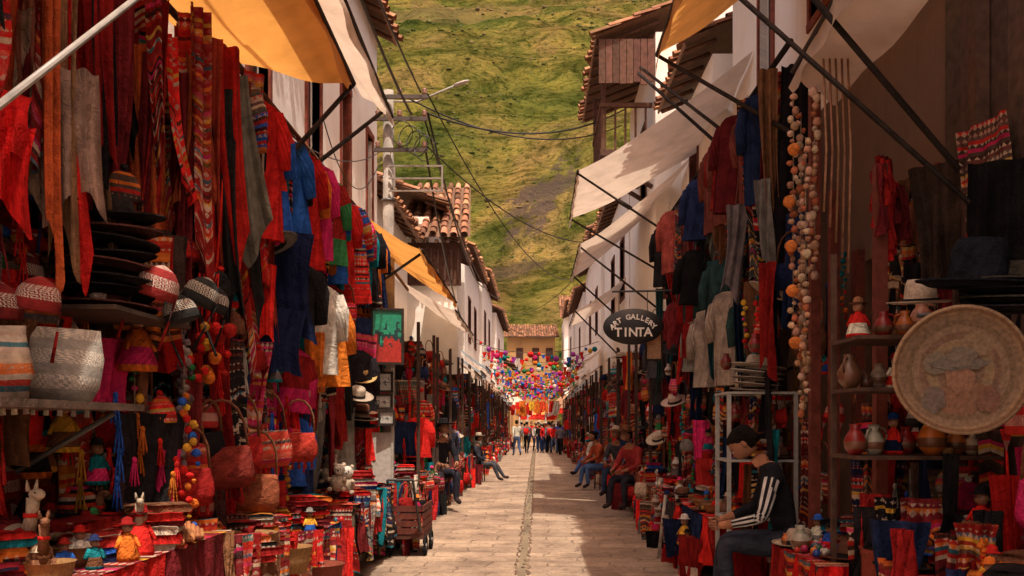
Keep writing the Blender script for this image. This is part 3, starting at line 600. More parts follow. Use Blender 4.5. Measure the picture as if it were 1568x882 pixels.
for (x,y,z,c,sc,m) in((-1.98,6.75,1.28,(.42,.05,.03),1.05,AN),(-2.0,6.1,1.28,DRED,.95,CL),(-1.92,5.7,1.2,(.13,.02,.015),1.0,CL),(-1.95,6.3,1.0,(.2,.06,.03),1,CL),(-2.05,5.3,1.25,DRED,.9,AN),(-1.9,7.3,1.3,(.3,.03,.02),.9,CL),(-1.9,5.0,1.15,DRED,.8,CL)):
    g=MB(); bag(g,T((x,y,z),(0,R.uniform(-.12,.12),.6),sc),c,.17,.26,.06,m,.3); g.build('shoulder_bag')
g=MB()
for (y,x,z) in((5.1,-1.98,2.35),(5.2,-2.0,2.1),(5.0,-1.93,1.95),(5.3,-2.05,2.4)): pomstring(g,(x,y,z),.7,[(.16,.12,.14),(.22,.18,.17),(.1,.07,.08)],.028,.06)
g.build('pompom_garland')
g=MB(); c0=V((-1.98,5.45,2.0))
for i in range(20): ball(g,c0+V((R.uniform(-.14,.14),R.uniform(-.1,.1),R.uniform(-.22,.2))),R.uniform(.02,.045),[RED,(.5,.02,.02),YEL,GRN,DRED,ORG][i%6],CL,10,7,.15)
for i in range(6): tube(g,c0+V((R.uniform(-.1,.1),0,.5)),c0+V((R.uniform(-.1,.1),0,0)),.004,.004,RED,CL,4)
g.build('yarn_ball_mobile')
g=MB(); table(g,-1,3.0,5.1,1.72,2.7,1.0); g.build('market_table')
g=MB(); table(g,-1,5.3,8.2,1.78,2.7,.72); g.build('market_table')
g=MB(); tablegoods(g,-1,3.3,5.0,1.75,2.5,1.013,64); g.build('souvenir_figurines')
g=MB(); tablegoods(g,-1,5.3,8.1,1.8,2.6,.735,60); g.build('souvenir_figurines')
g=MB(); llama(g,T((-2.02,3.55,1.014),(0,0,1.1),.85),(.36,.28,.2)); g.build('llama_plush')
for i,(x,y,c) in enumerate(((-1.83,3.35,ORG),(-1.86,3.6,BLU),(-1.9,3.8,WHT),(-1.77,3.95,ORG),(-1.85,4.1,RED),(-1.95,3.45,WHT),(-1.8,3.72,TEA),(-1.95,4.05,BLU))):
    g=MB(); doll(g,T((x,y,1.014),(0,0,.6),R.uniform(.6,.85)),c); g.build('cloth_doll')
g=MB()
for k in range(3):
    for i in range(7): tube(g,(-1.80+i*.022,4.3+k*.13,1.03+i*.002),(-1.86+i*.022,4.45+k*.13,1.13-i*.012),.011,.011,jc((.42,.17,.07)),WO,8)
g.build('pan_flute')
g=MB()
for k in range(26):
    p=V((-1.80-R.uniform(0,.08),4.75+R.uniform(0,.15),1.75-k*.03)); ball(g,p,R.uniform(.012,.028),jc(R.choice([RED,RED,ORG,BLU,YEL])),CL,7,5,.2)
for k in range(14): tassels(g,(-1.80-R.uniform(0,.3),4.4+R.uniform(0,.6),R.uniform(1.3,1.65)),jc(R.choice([RED,PNK,ORG,RED])),7,.13)
g.build('tassel_garland')
g=MB()
for i in range(18):
    y=4.9+i*.2; cloth(g,(-1.74-R.uniform(0,.15),y,.98-.02*i),(-1.72,y+.25,.98-.02*i),R.uniform(.3,.55),jc(R.choice([RED,DRED,MAR,RED,BRN])),R.choice([AN,CL]),.03,3)
    folded(g,-1.88-R.uniform(0,.3),y,.78,R.randint(2,6),.34,.28,[RED,DRED,ORG,MAR,BLK],.5)
g.build('folded_blankets')
g=MB(); basket(g,T((-1.85,5.9,.75)),.17,.15); basket(g,T((-1.75,6.5,.55)),.15,.18); basket(g,T((-1.7,7.2,.3)),.18,.2,(.2,.05,.03)); g.build('wicker_basket')
g=MB(); garment(g,(-1.95,8.1,2.85),.3,WHT,.8,.2,CL); garment(g,(-1.98,8.5,2.75),.3,(.5,.14,.02),.8,.2,CL); garment(g,(-2.0,7.6,2.95),.2,BLK,.6,.2,CL); cloth(g,(-2.0,7.9,2.4),(-1.85,7.95,2.4),.4,ORG,CL,.03,2); g.build('hanging_shirt')
g=MB(); table(g,-1,9,10.6,1.78,2.6,.8); g.build('market_table')
g=MB(); table(g,-1,10.8,13.4,1.78,2.6,.78); g.build('market_table')
g=MB()
for i in range(30): folded(g,-R.uniform(1.85,2.5),R.uniform(9.1,13.3),.82,R.randint(2,7),.36,.3,MIXP,R.uniform(0,1.5))
for i in range(16):
    y=9.1+i*.26; cloth(g,(-1.76-R.uniform(0,.1),y,.9),(-1.72,y+.3,.88),R.uniform(.25,.7),jc(R.choice([BLK,NAV,TEA,WHT,GRY,DRED,BLK])),R.choice([CL,AN]),.04,3,.2,0,8,.15)
g.build('folded_textiles')
for (x,y,z,r) in((-2.0,9.2,1.02,.085),(-1.95,9.35,.98,.09),(-2.15,9.5,1.08,.09)):
    g=MB(); ball(g,(x,y,z),(r,r,r*1.15),CRM,CL,12,8,.08); ball(g,(x+.02,y-.03,z+r*1.5),r*.7,WHT,CL,12,8,.04)
    for q in(-1,1): ball(g,(x+.02+q*r*.5,y-.02,z+r*2.1),r*.25,CRM,CL,8,5); ball(g,(x+.02+q*r*.25,y-.03-r*.66,z+r*1.6),r*.08,BLK,CE,6,4); ball(g,(x+q*r*.8,y-.07,z-r*.8),(r*.3,r*.6,r*.3),CRM,CL,8,5); ball(g,(x+q*r*.9,y-.06,z+r*.4),(r*.25,r*.5,r*.25),CRM,CL,8,5)
    ball(g,(x+.02,y-.03-r*.7,z+r*1.4),r*.12,BLK,CE,6,4); g.build('teddy_bear')
e=empty('hand_cart'); g=MB(); bx(g,(-1.75,11.0,.22),(-1.36,11.9,.27),(.08,.03,.02),WO)
for i in range(4): bx(g,(-1.38,11.0,.28+i*.09),(-1.36,11.9,.35+i*.09),(.12,.03,.02),WO); bx(g,(-1.75,10.99,.28+i*.09),(-1.39,11.01,.35+i*.09),(.12,.03,.02),WO)
tube(g,(-1.7,11.0,.3),(-1.75,10.7,.95),.015,.015,(.05,.05,.05)); tube(g,(-1.4,11.0,.3),(-1.45,10.7,.95),.015,.015,(.05,.05,.05)); tube(g,(-1.75,10.7,.95),(-1.45,10.7,.95),.015,.015,(.05,.05,.05)); g.build('cart_body',e,False)
g=MB()
for y in(11.15,11.75):
    for x in(-1.78,-1.36): 
        pts=[V((x,y+.11*math.cos(a),.125+.11*math.sin(a))) for a in [k*math.pi/8 for k in range(17)]]; poly(g,pts,.02,(.012,.012,.012),CL,6)
        tube(g,(x-.02,y,.125),(x+.02,y,.125),.03,.03,(.2,.2,.2)); 
        for k in range(4): a=k*math.pi/4; tube(g,(x,y+.1*math.cos(a),.125+.1*math.sin(a)),(x,y-.1*math.cos(a),.125-.1*math.sin(a)),.006,.006,(.2,.2,.2),ME,5)
g.build('wheels',e)
g=MB(); fill(g,-1,11.1,11.8,.35,.6,1.45,1.7,10,DARKP,['doll','bag','scarf']); g.build('cart_goods')
def frame_pic(name,c,w,h,yaw,top,bot,fr=(.03,.02,.015),mid=None):
    e=empty(name); g=MB(); M=T(c,(0,0,yaw)); t=.03
    box(g,(0,0,h/2+t/2),(w+2*t,.03,t),fr,WO,M); box(g,(0,0,-h/2-t/2),(w+2*t,.03,t),fr,WO,M); box(g,(-w/2-t/2,0,0),(t,.03,h),fr,WO,M); box(g,(w/2+t/2,0,0),(t,.03,h),fr,WO,M); g.build('frame',e,False)
    g=MB(); nu,nv=16,24; vs=[];fs=[];cs=[]
    for j in range(nv+1):
        for i in range(nu+1): vs.append(M@V((w*(i/nu-.5),.004,h*(j/nv-.5))))
    for j in range(nv):
        for i in range(nu):
            k=noise.noise(V((i*.35,j*.3,c[1]))); tt=j/nv+k*.35
            cc=top if tt>.55 else (mid if mid and tt>.4 else bot); cs.append(jc(cc,.15)); o=j*(nu+1)+i; fs.append((o,o+1,o+nu+2,o+nu+1))
    g.add(vs,fs,cs,CE); g.build('painted_canvas',e,False)
frame_pic('landscape_painting',(-1.80,11.0,2.66),.34,.62,.25,(.02,.28,.16),(.45,.03,.02),mid=(.01,.05,.05))
for (z,x,w_,h) in((2.12,-1.87,.16,.2),(1.88,-1.88,.17,.14),(2.06,-2.05,.12,.2),(1.68,-1.84,.15,.13)): frame_pic('framed_print',(x,11.2,z),w_,h,.2,(.6,.58,.52),(.5,.48,.42),mid=(.1,.1,.1))
g=MB(); bx(g,(-2.12,11.3,.82),(-1.8,11.33,1.5),(.55,.52,.47),ME); bx(g,(-2.13,11.28,.8),(-2.1,11.35,2.3),(.4,.38,.33),WO); bx(g,(-1.8,11.28,.8),(-1.77,11.35,2.3),(.4,.38,.33),WO); g.build('display_panel',smooth=False)
g=MB(); hat(g,T((-2.0,10.4,2.15),(.5,.3,0)),(.5,.33,.13)); hat(g,T((-1.95,9.9,1.9),(.3,.3,0)),CRM); hat(g,T((-2.0,10.6,1.8),(.3,.1,0)),BLK); hat(g,T((-1.95,10.2,1.72),(.1,.1,0)),BRN); hat(g,T((-1.95,10.2,1.65),(.1,.1,0)),CRM); hat(g,T((-1.95,10.2,1.57),(.1,.1,0)),BLK); g.build('brimmed_hats')
# ================================================================ RIGHT FOREGROUND
g=MB()
for i in range(130):
    y=R.uniform(7.3,14.2); x=R.uniform(1.8,2.3); z=R.choice([4.5,4.5,3.6,4.4,2.9,3.3]); c=jc(R.choice([BLK,BLK,NAV,MAR,(.04,.04,.045),BRN,(.12,.035,.025),GRY,(.02,.07,.08),(.02,.05,.05),DRED,(.25,.05,.04)]),.3)
    if R.random()<.3: garment(g,(x,y,z),yawS(1,.5,.5),c,R.uniform(.6,1.0),.16,CL,True)
    else:
        w_=R.uniform(.04,.11); yw=yawS(1,.5,.5); d=V((math.cos(yw),math.sin(yw),0))*w_; p=V((x,y,z)); cloth(g,p-d,p+d,R.uniform(.7,1.5),c,R.choice([CL,CL,CL,AN]),.035,2.5,.2,0,8,.12)
g.build('hanging_garments')
g=MB(); fill(g,1,7.3,14.5,1.0,3.0,1.85,2.5,280,DARKP+[CRM,BLK,TEA,ORG,PNK],['bag','chullo','scarf','cloth','scarf','hat','doll','pom','scarf','vase','tassel']); g.build('hanging_souvenirs')
g=MB(); garment(g,(1.94,9.3,2.95),-.4,(.30,.24,.19),.95,.17,CL); garment(g,(1.85,9.8,2.8),-.4,(.26,.21,.17),.8,.17,CL); g.build('beige_poncho')
g=MB(); cloth(g,(1.95,7.95,2.55),(2.03,8.0,2.55),.3,(.55,.14,.02),CL,.02,2,-.4); g.build('orange_cap')
g=MB()
for (x,y,z,L) in((1.74,6.2,3.85,1.7),(1.82,6.3,3.75,1.9),(1.78,6.05,3.5,1.5),(1.9,6.25,3.9,1.3),(1.86,6.4,2.9,1.35),(1.8,6.15,2.3,.6)):
    pomstring(g,(x,y,z),L,[(.42,.26,.17),(.46,.33,.23),(.36,.2,.12),(.3,.1,.05)],.025,.05)
for (x,z) in((1.73,3.45),(1.7,3.1),(1.71,2.8),(1.72,2.5),(1.74,2.15)): ball(g,(x,6.15,z),.042,(.5,.16,.04),CL,12,8,.1)
for i in range(5): poly(g,[V((1.88+i*.04,6.0,4.0)),V((1.9+i*.04,6.0,3.4)),V((1.89+i*.04,6.02,3.0-.1*i))],.008,jc((.3,.16,.1)),CL,5)
g.build('bead_garland')
g=MB()
for (x,y,z0,z1) in((1.98,6.6,.1,4.0),(2.08,5.6,.1,3.2),(2.25,7.0,.1,3.4)): bx(g,(x,y,z0),(x+.07,y+.07,z1),(.16,.04,.025),WO)
g.build('stall_posts',smooth=False)
e=empty('display_rack'); g=MB()
for z in(1.43,1.80,2.08): bx(g,(1.72,4.9,z-.02),(2.5,5.35,z),(.09,.05,.035),WO)
for x in(1.73,2.45): bx(g,(x,5.36,.1),(x+.03,5.39,2.6),(.09,.05,.035),WO)
g.build('shelves',e,False)
g=MB()
for z in(1.432,1.802,2.082):
    for i in range(9):
        M=T((1.77+i*.08+R.uniform(-.02,.02),5.0+R.uniform(0,.2),z),(0,0,R.random()*6),R.uniform(.5,1.1)); k=R.random()
        if k<.5: vase(g,M,jc(R.choice([WHT,BRN,ORG,(.3,.12,.07),CRM,DRED])))
        elif k<.8: doll(g,M)
        else: basket(g,M,.07,.08)
g.build('ceramic_vases')
e=empty('woven_tray'); g=MB(); M=T((1.88,4.05,1.84),(math.pi/2,0,-.28))
rings=[(.02,-.02),(.06,-.02),(.10,-.02),(.14,-.018),(.17,-.015),(.20,-.012),(.225,-.006),(.25,.0),(.262,.012),(.275,.022),(.288,.018),(.285,0),(.25,-.02),(.1,-.035),(.01,-.035)]
cols=[(.23,.15,.09),(.19,.12,.08),(.24,.17,.10),(.18,.11,.075),(.22,.15,.1),(.17,.115,.07),(.21,.14,.09),(.26,.17,.1),(.18,.10,.055),(.30,.2,.12),(.22,.13,.07),(.15,.1,.06),(.1,.07,.05),(.1,.07,.05)]
lathe(g,rings,M,cols,ST,48,fold=.012,folds=3); g.build('tray_dish',e)
g=MB()
def disc(cx,cz,rx,rz,col,y): 
    M2=T((1.88,4.05,1.84),(0,0,-.28)); n=30; k=[1+.3*noise.noise(V((2*math.cos(6.283*i/n),2*math.sin(6.283*i/n),cx*40+cz*9))) for i in range(n)]
    g.add([M2@V((cx+rx*k[i]*math.cos(6.283*i/n),y,cz+rz*k[i]*math.sin(6.283*i/n))) for i in range(n)],[tuple(range(n))],col,ST)
disc(0,-.13,.13,.08,(.22,.12,.075),.012); disc(.0,-.03,.06,.07,(.25,.14,.09),.009); disc(-.005,.03,.12,.028,(.15,.13,.11),.006); disc(0,.06,.06,.045,(.17,.14,.11),.003); disc(.07,.12,.07,.06,(.23,.16,.10),.014); disc(-.1,.03,.05,.05,(.18,.15,.11),.011); disc(-.11,-.13,.05,.06,(.15,.12,.10),.004); disc(.11,-.13,.05,.06,(.19,.10,.07),.0045)
g.build('painted_portrait',e,False)
g=MB(); hat(g,T((1.93,4.6,2.2),(.1,-.08,.3)),(.44,.36,.28),.16,BLK,ST,.13); g.build('straw_fedora')
g=MB(); hat(g,T((2.02,4.2,2.22),(.12,0,.5)),(.01,.012,.018),.26,BLK,CL,.23); g.build('black_felt_hat')
for i in range(4):
    g=MB(); hat(g,T((2.2,4.15,2.11+i*.035),(.1,.05*(i-2)*.6,.5)),[(.02,.02,.025),(.05,.045,.035)][i%2],.25,BLK,CL,.12); g.build('black_felt_hat')
strut((1.75,4.2,2.10),(2.6,4.3,2.14),.012,'metal_pole',(.04,.04,.04))
g=MB()
fill(g,1,3.6,6.2,1.0,1.75,2.15,2.6,70,DARKP+[ORG,PNK],['bag','chullo','scarf','doll','cloth','scarf','tassel']); fill(g,1,4.8,6.6,2.3,3.3,2.4,2.55,22,[BLK,BLK,MAR,(.05,.03,.025),BRN],['scarf','cloth','scarf'])
g.build('hanging_souvenirs')
g=MB(); 
for i in range(12): d=V((.04,.03,0)); p=V((2.2+R.uniform(-.08,.08),5.7+R.uniform(-.1,.1),3.3-R.uniform(0,.25))); cloth(g,p-d,p+d,R.uniform(.2,.5),jc(R.choice([DRED,RED,MAR])),CL,.03,2,.3)
g.build('red_tassel_bundle')
g=MB(); table(g,1,3.2,4.9,1.75,2.6,.88); g.build('market_table')
g=MB(); tablegoods(g,1,3.3,4.8,1.8,2.5,.9,34); g.build('souvenir_figurines')
g=MB(); table(g,1,5.2,6.2,1.62,2.5,.78); g.build('market_table')
g=MB(); tablegoods(g,1,5.3,6.1,1.65,2.4,.795,38); g.build('souvenir_figurines')
g=MB(); cloth(g,(1.60,5.15,.80),(1.90,5.13,.80),.6,(.5,.012,.012),CL,.025,3); cloth(g,(1.62,6.0,.80),(1.60,5.2,.80),.5,(.45,.012,.012),CL,.025,4); g.build('red_tablecloth')
e=empty('wicker_hamper'); g=MB(); lathe(g,[(.15,.1),(.18,.5),(.19,.95),(.2,.98),(.17,.96)],T((1.83,4.6,0)),(.25,.05,.03),ST,20); g.build('basket_body',e)
g=MB()
for i in range(22): 
    p=V((R.uniform(1.62,2.1),R.uniform(3.9,4.9),R.uniform(.9,1.25))); yw=yawS(1); d=V((math.cos(yw),math.sin(yw),0))*R.uniform(.05,.14); cloth(g,p-d,p+d,R.uniform(.2,.5),jc(R.choice([MAR,DRED,BRN,BLK,NAV])),R.choice([AN,CL]),.04,3,.2,0,7,.15)
g.build('draped_blankets')
e=empty('display_cabinet'); g=MB(); c=(.45,.46,.43)
for (x,y) in((1.64,7.8),(2.21,7.8),(1.64,8.3),(2.21,8.3)): bx(g,(x-.016,y-.016,.1),(x+.016,y+.016,1.86),c,ME)
for z in(1.88,1.3,.8):
    bx(g,(1.62,7.78,z-.02),(2.23,7.82,z+.0),c,ME); bx(g,(1.62,8.28,z-.02),(2.23,8.32,z),c,ME); bx(g,(1.62,7.825,z-.02),(1.66,8.275,z),c,ME); bx(g,(2.19,7.825,z-.02),(2.23,8.275,z),c,ME)
    bx(g,(1.66,7.83,z-.015),(2.19,8.27,z-.005),(.15,.12,.1),WO)
g.build('cabinet_frame',e,False)
g=MB()
for z in(1.3,.8): tablegoods(g,1,7.9,8.2,1.72,2.14,z,16)
g.build('cabinet_goods',e)
g=MB()
for i in range(5): hat(g,T((1.9+.01*i,8.0,1.885+i*.05),(.12+R.uniform(-.08,.08),R.uniform(-.1,.12),.4*i)),[CRM,(.42,.36,.29),(.3,.25,.2),WHT,(.44,.37,.29)][i],.22,BLK,ST,.12)
g.build('panama_hat_stack')
g=MB(); tube(g,(1.45,10.9,.0),(1.55,11.0,.75),.02,.02,(.4,.36,.3),WO); tube(g,(1.75,10.9,.0),(1.68,11.0,.75),.02,.02,(.4,.36,.3),WO); g.add([(1.5,10.93,.2),(1.72,10.93,.2),(1.66,10.99,.68),(1.55,10.99,.68)],[(0,1,2,3)],(.04,.03,.03),WO); g.build('display_easel')
g=MB()
for (x,y,z) in((1.72,9.9,.1),(1.75,10.3,.1),(1.72,9.9,.42)):
    for k in range(3): bx(g,(x,y,z+k*.1),(x+.4,y+.015,z+k*.1+.08),(.22,.08,.04),WO); bx(g,(x-.001,y+.017,z+k*.1),(x+.014,y+.33,z+k*.1+.08),(.22,.08,.04),WO)
    bx(g,(x+.016,y+.02,z),(x+.4,y+.33,z+.02),(.1,.05,.03),WO)
g.build('wooden_crate',smooth=False)
g=MB(); table(g,1,8.5,10.6,1.65,2.5,.7); g.build('market_table')
g=MB(); tablegoods(g,1,8.5,10.5,1.7,2.4,.72,60); g.build('souvenir_figurines')
g=MB(); table(g,1,11,14,1.65,2.5,.7); g.build('market_table')
g=MB(); tablegoods(g,1,11,14,1.7,2.4,.72,60); fill(g,1,9,14,.1,.6,1.5,1.65,40,DARKP+[RED,CRM],['doll','bag','vase','scarf','cloth']); g.build('souvenir_figurines')
e=empty('art_gallery_sign'); g=MB(); M=T((1.36,12.9,2.98),(math.pi/2,0,-.12))
lathe(g,[(.01,-.02),(.40,-.02),(.425,-.01),(.425,.01),(.41,.02),(.01,.02)],M@Matrix.Diagonal((1,.60,1,1)),[BLK,BLK,(.4,.38,.33),BLK,BLK],ME,36)
tube(g,M@V((-.2,.2,0)),M@V((-.2,.5,0)),.006,.006,(.1,.1,.1)); tube(g,M@V((.2,.2,0)),M@V((.2,.5,0)),.006,.006,(.1,.1,.1)); tube(g,M@V((-.3,.5,0)),M@V((.9,.5,0)),.014,.014,(.03,.03,.03)); g.build('sign_board',e)
mt,t_,b_=mk('sign_lettering'); b_.inputs['Base Color'].default_value=(.85,.82,.75,1); b_.inputs['Roughness'].default_value=.6
def letter(ch,mx,size):
    cu=bpy.data.curves.new('letter','FONT'); cu.body=ch; cu.size=size; cu.align_x='CENTER'; cu.align_y='CENTER'; cu.extrude=.003; cu.offset=.004
    o=bpy.data.objects.new('letter',cu); scene.collection.objects.link(o); o.matrix_world=mx; cu.materials.append(mt); o.parent=e
txt='ART GALLERY'
for i,ch in enumerate(txt):
    if ch!=' ':
        a=math.radians(90+ (5-i)*11.5); letter(ch,M@T((.46*math.cos(a)*.74,.30*math.sin(a)-.165,.026),(0,0,(a-math.pi/2)*.6)),.10)
for i,ch in enumerate('TINTA'): letter(ch,M@T((-.21+i*.105,-.085,.026)),.175)
frame_pic('small_painting',(1.68,13.1,2.72),.2,.36,-.2,(.45,.2,.09),(.5,.25,.1))
# ================================================================ MID / FAR STALLS
def stall(s,y0,y1,xf,far):
    g=MB(); zt=R.uniform(.65,.85); table(g,s,y0,y1,xf,xf+.8,zt); g.build('market_table')
    g=MB(); tablegoods(g,s,y0,y1,xf+.05,xf+.7,zt+.014,22 if far else 36)
    fill(g,s,y0,y1,.9,3.0,xf+.1,xf+.8,36 if far else 75,DARKP+MIXP,None,1.1 if far else 1)
    fill(g,s,y0,y1,.1,.6,xf-.12,xf+.05,8,DARKP+[RED,CRM],['doll','bag','vase','scarf','cloth']); g.build('stall_merchandise')
    g=MB(); hh=3.1
    bx(g,(s*(xf+.85),y0,.1),(s*(xf+.9),y1,hh),(.03,.02,.016),WO); bx(g,(s*(xf+.3),y1-.04,.1),(s*(xf+.84),y1,hh),(.04,.022,.018),CL)
    for y in(y0+.05,y1-.1): bx(g,(s*(xf+.05),y,.1),(s*(xf+.1),y+.05,hh+.1),(.07,.04,.03),WO)
    g.build('stall_frame',smooth=False)
y=14.2
while y<57:
    l=R.uniform(2.2,3.0); stall(-1,y,y+l-.2,1.7+R.uniform(0,.12),y>26)
    if y>22: 
        z=R.uniform(3.1,3.7); awning('stall_awning',[(-1.5,y,z-.35),(-2.3,y,z+.2),(-2.3,y+l-.1,z+.2),(-1.5,y+l-.1,z-.35)],R.choice([C_BE,C_BL,C_BR,C_BE]),.08)
    y+=l
y=14.2
while y<57:
    l=R.uniform(2.2,3.0); stall(1,y,y+l-.2,1.6+R.uniform(0,.12),y>26)
    if y>27:
        z=R.uniform(3.1,4.0); awning('stall_awning',[(1.45,y,z-.35),(2.2,y,z+.2),(2.2,y+l-.1,z+.2),(1.45,y+l-.1,z-.35)],R.choice([C_BE,C_BL,C_BR,C_BE]),.08)
    y+=l
y=24
while y<57:
    for rep in range(1 if y<32 else 2):
        g=MB(); p=sag((-1.7,y+.3*rep,R.uniform(3.3,4.1)),(1.6,y+R.uniform(-1.5,1.5),R.uniform(3.3,4.1)),R.uniform(.25,.6),30); poly(g,p,.008,(.1,.08,.06),CL,4)
        for i,q in enumerate(p[1:-1]):
            c=jc(R.choice([RED,RED,ORG,YEL,TEA,PNK,WHT,BLU,GRN,(.3,.05,.3)]),.2); q=q-V((0,0,R.uniform(.02,.2)))
            if R.random()<.5: ball(g,q,R.uniform(.035,.085),c,CL,9,6,.15)
            elif R.random()<.7: cloth(g,q-V((.06,0,0)),q+V((.06,0,0)),R.uniform(.1,.2),c,CL,.015,1,.5)
        g.build('pompom_bunting')
    y+=R.uniform(1.6,2.4)
for (x0,x1,y,z,c) in((-3,-.6,60,3.6,C_BE),(.6,3.2,61,3.4,C_BR),(-1.2,1.4,64,3.0,C_OR)):
    e=empty('market_tent'); g=MB(); xm=(x0+x1)/2
    for a,b2 in(((x0,y),(x1,y)),((x1,y),(x1,y+3)),((x1,y+3),(x0,y+3)),((x0,y+3),(x0,y))): g.add([(a[0],a[1],z-.7),(b2[0],b2[1],z-.7),(xm,y+1.5,z+.3)],[(0,1,2)],(1,1,1),c); cloth(g,(a[0],a[1],z-.7),(b2[0],b2[1],z-.7),.35,(.5,.03,.02),CL,.02,8)
    for a in((x0,y),(x1,y),(x1,y+3),(x0,y+3)): tube(g,(a[0],a[1],0),(a[0],a[1],z-.7),.03,.03,(.4,.4,.4))
    g.build('tent',e)
g=MB()
for i in range(34): x=R.uniform(-1.7,1.5); yy=R.uniform(54,63); cloth(g,(x,yy,3.0),(x+.35,yy,3.0),R.uniform(.3,.9),jc(R.choice([RED,ORG,(.5,.05,.02),YEL,WHT,WHT,RED])),CL,.03,2)
g.build('hanging_banners')
# ================================================================ PEOPLE
BON=[('pel','spi'),('spi','che'),('che','nek'),('nek','hdb'),('che','shL'),('shL','elL'),('elL','wrL'),('wrL','haL'),('che','shR'),('shR','elR'),('elR','wrR'),('wrR','haR'),('pel','hiL'),('hiL','knL'),('knL','anL'),('anL','toL'),('pel','hiR'),('hiR','knR'),('knR','anR'),('anR','toR')]
RAD=dict(pel=.135,spi=.125,che=.145,nek=.06,hdb=.055,sh=.075,el=.05,wr=.033,ha=.026,hi=.1,kn=.068,an=.045,to=.038)
def pose(kind):
    if kind=='stand': 
        P=dict(pel=(0,0,.92),spi=(0,.01,1.13),che=(0,0,1.33),nek=(0,0,1.45),hdb=(0,.015,1.52),shL=(-.18,0,1.38),elL=(-.24,-.03,1.11),wrL=(-.24,.06,.88),haL=(-.235,.09,.81),shR=(.18,0,1.38),elR=(.24,-.03,1.11),wrR=(.23,.1,.9),haR=(.22,.14,.84),hiL=(-.09,0,.87),knL=(-.1,.02,.48),anL=(-.1,-.02,.08),toL=(-.12,.12,.035),hiR=(.09,0,.87),knR=(.1,.02,.48),anR=(.1,-.02,.08),toR=(.12,.12,.035))
    elif kind=='walk':
        P=pose('stand'); P.update(knL=(-.1,.17,.5),anL=(-.1,.22,.09),toL=(-.11,.36,.06),knR=(.1,-.02,.47),anR=(.1,-.28,.16),toR=(.11,-.19,.05),elL=(-.22,-.12,1.13),wrL=(-.22,-.12,.9),haL=(-.22,-.11,.83),elR=(.22,.08,1.13),wrR=(.21,.24,.96),haR=(.2,.29,.9))
    elif kind=='sit':
        P=dict(pel=(0,0,.55),spi=(0,.05,.75),che=(0,.12,.95),nek=(0,.18,1.07),hdb=(0,.23,1.13),shL=(-.18,.13,1.0),elL=(-.24,.22,.76),wrL=(-.15,.42,.68),haL=(-.11,.49,.66),shR=(.18,.13,1.0),elR=(.24,.22,.76),wrR=(.15,.42,.68),haR=(.11,.49,.66),hiL=(-.1,.03,.52),knL=(-.14,.45,.53),anL=(-.14,.42,.12),toL=(-.15,.56,.07),hiR=(.1,.03,.52),knR=(.14,.45,.53),anR=(.14,.5,.12),toR=(.15,.64,.07))
    elif kind=='lounge':
        P=dict(pel=(0,0,.5),spi=(0,-.04,.7),che=(0,-.06,.9),nek=(0,-.04,1.03),hdb=(0,-.02,1.1),shL=(-.18,-.06,.95),elL=(-.23,.05,.7),wrL=(-.12,.22,.6),haL=(-.08,.28,.58),shR=(.18,-.06,.95),elR=(.23,.05,.7),wrR=(.12,.22,.6),haR=(.08,.28,.58),hiL=(-.1,.03,.48),knL=(-.13,.44,.52),anL=(-.13,.7,.12),toL=(-.14,.84,.13),hiR=(.1,.03,.48),knR=(.13,.44,.5),anR=(.13,.6,.1),toR=(.14,.74,.07))
    return P
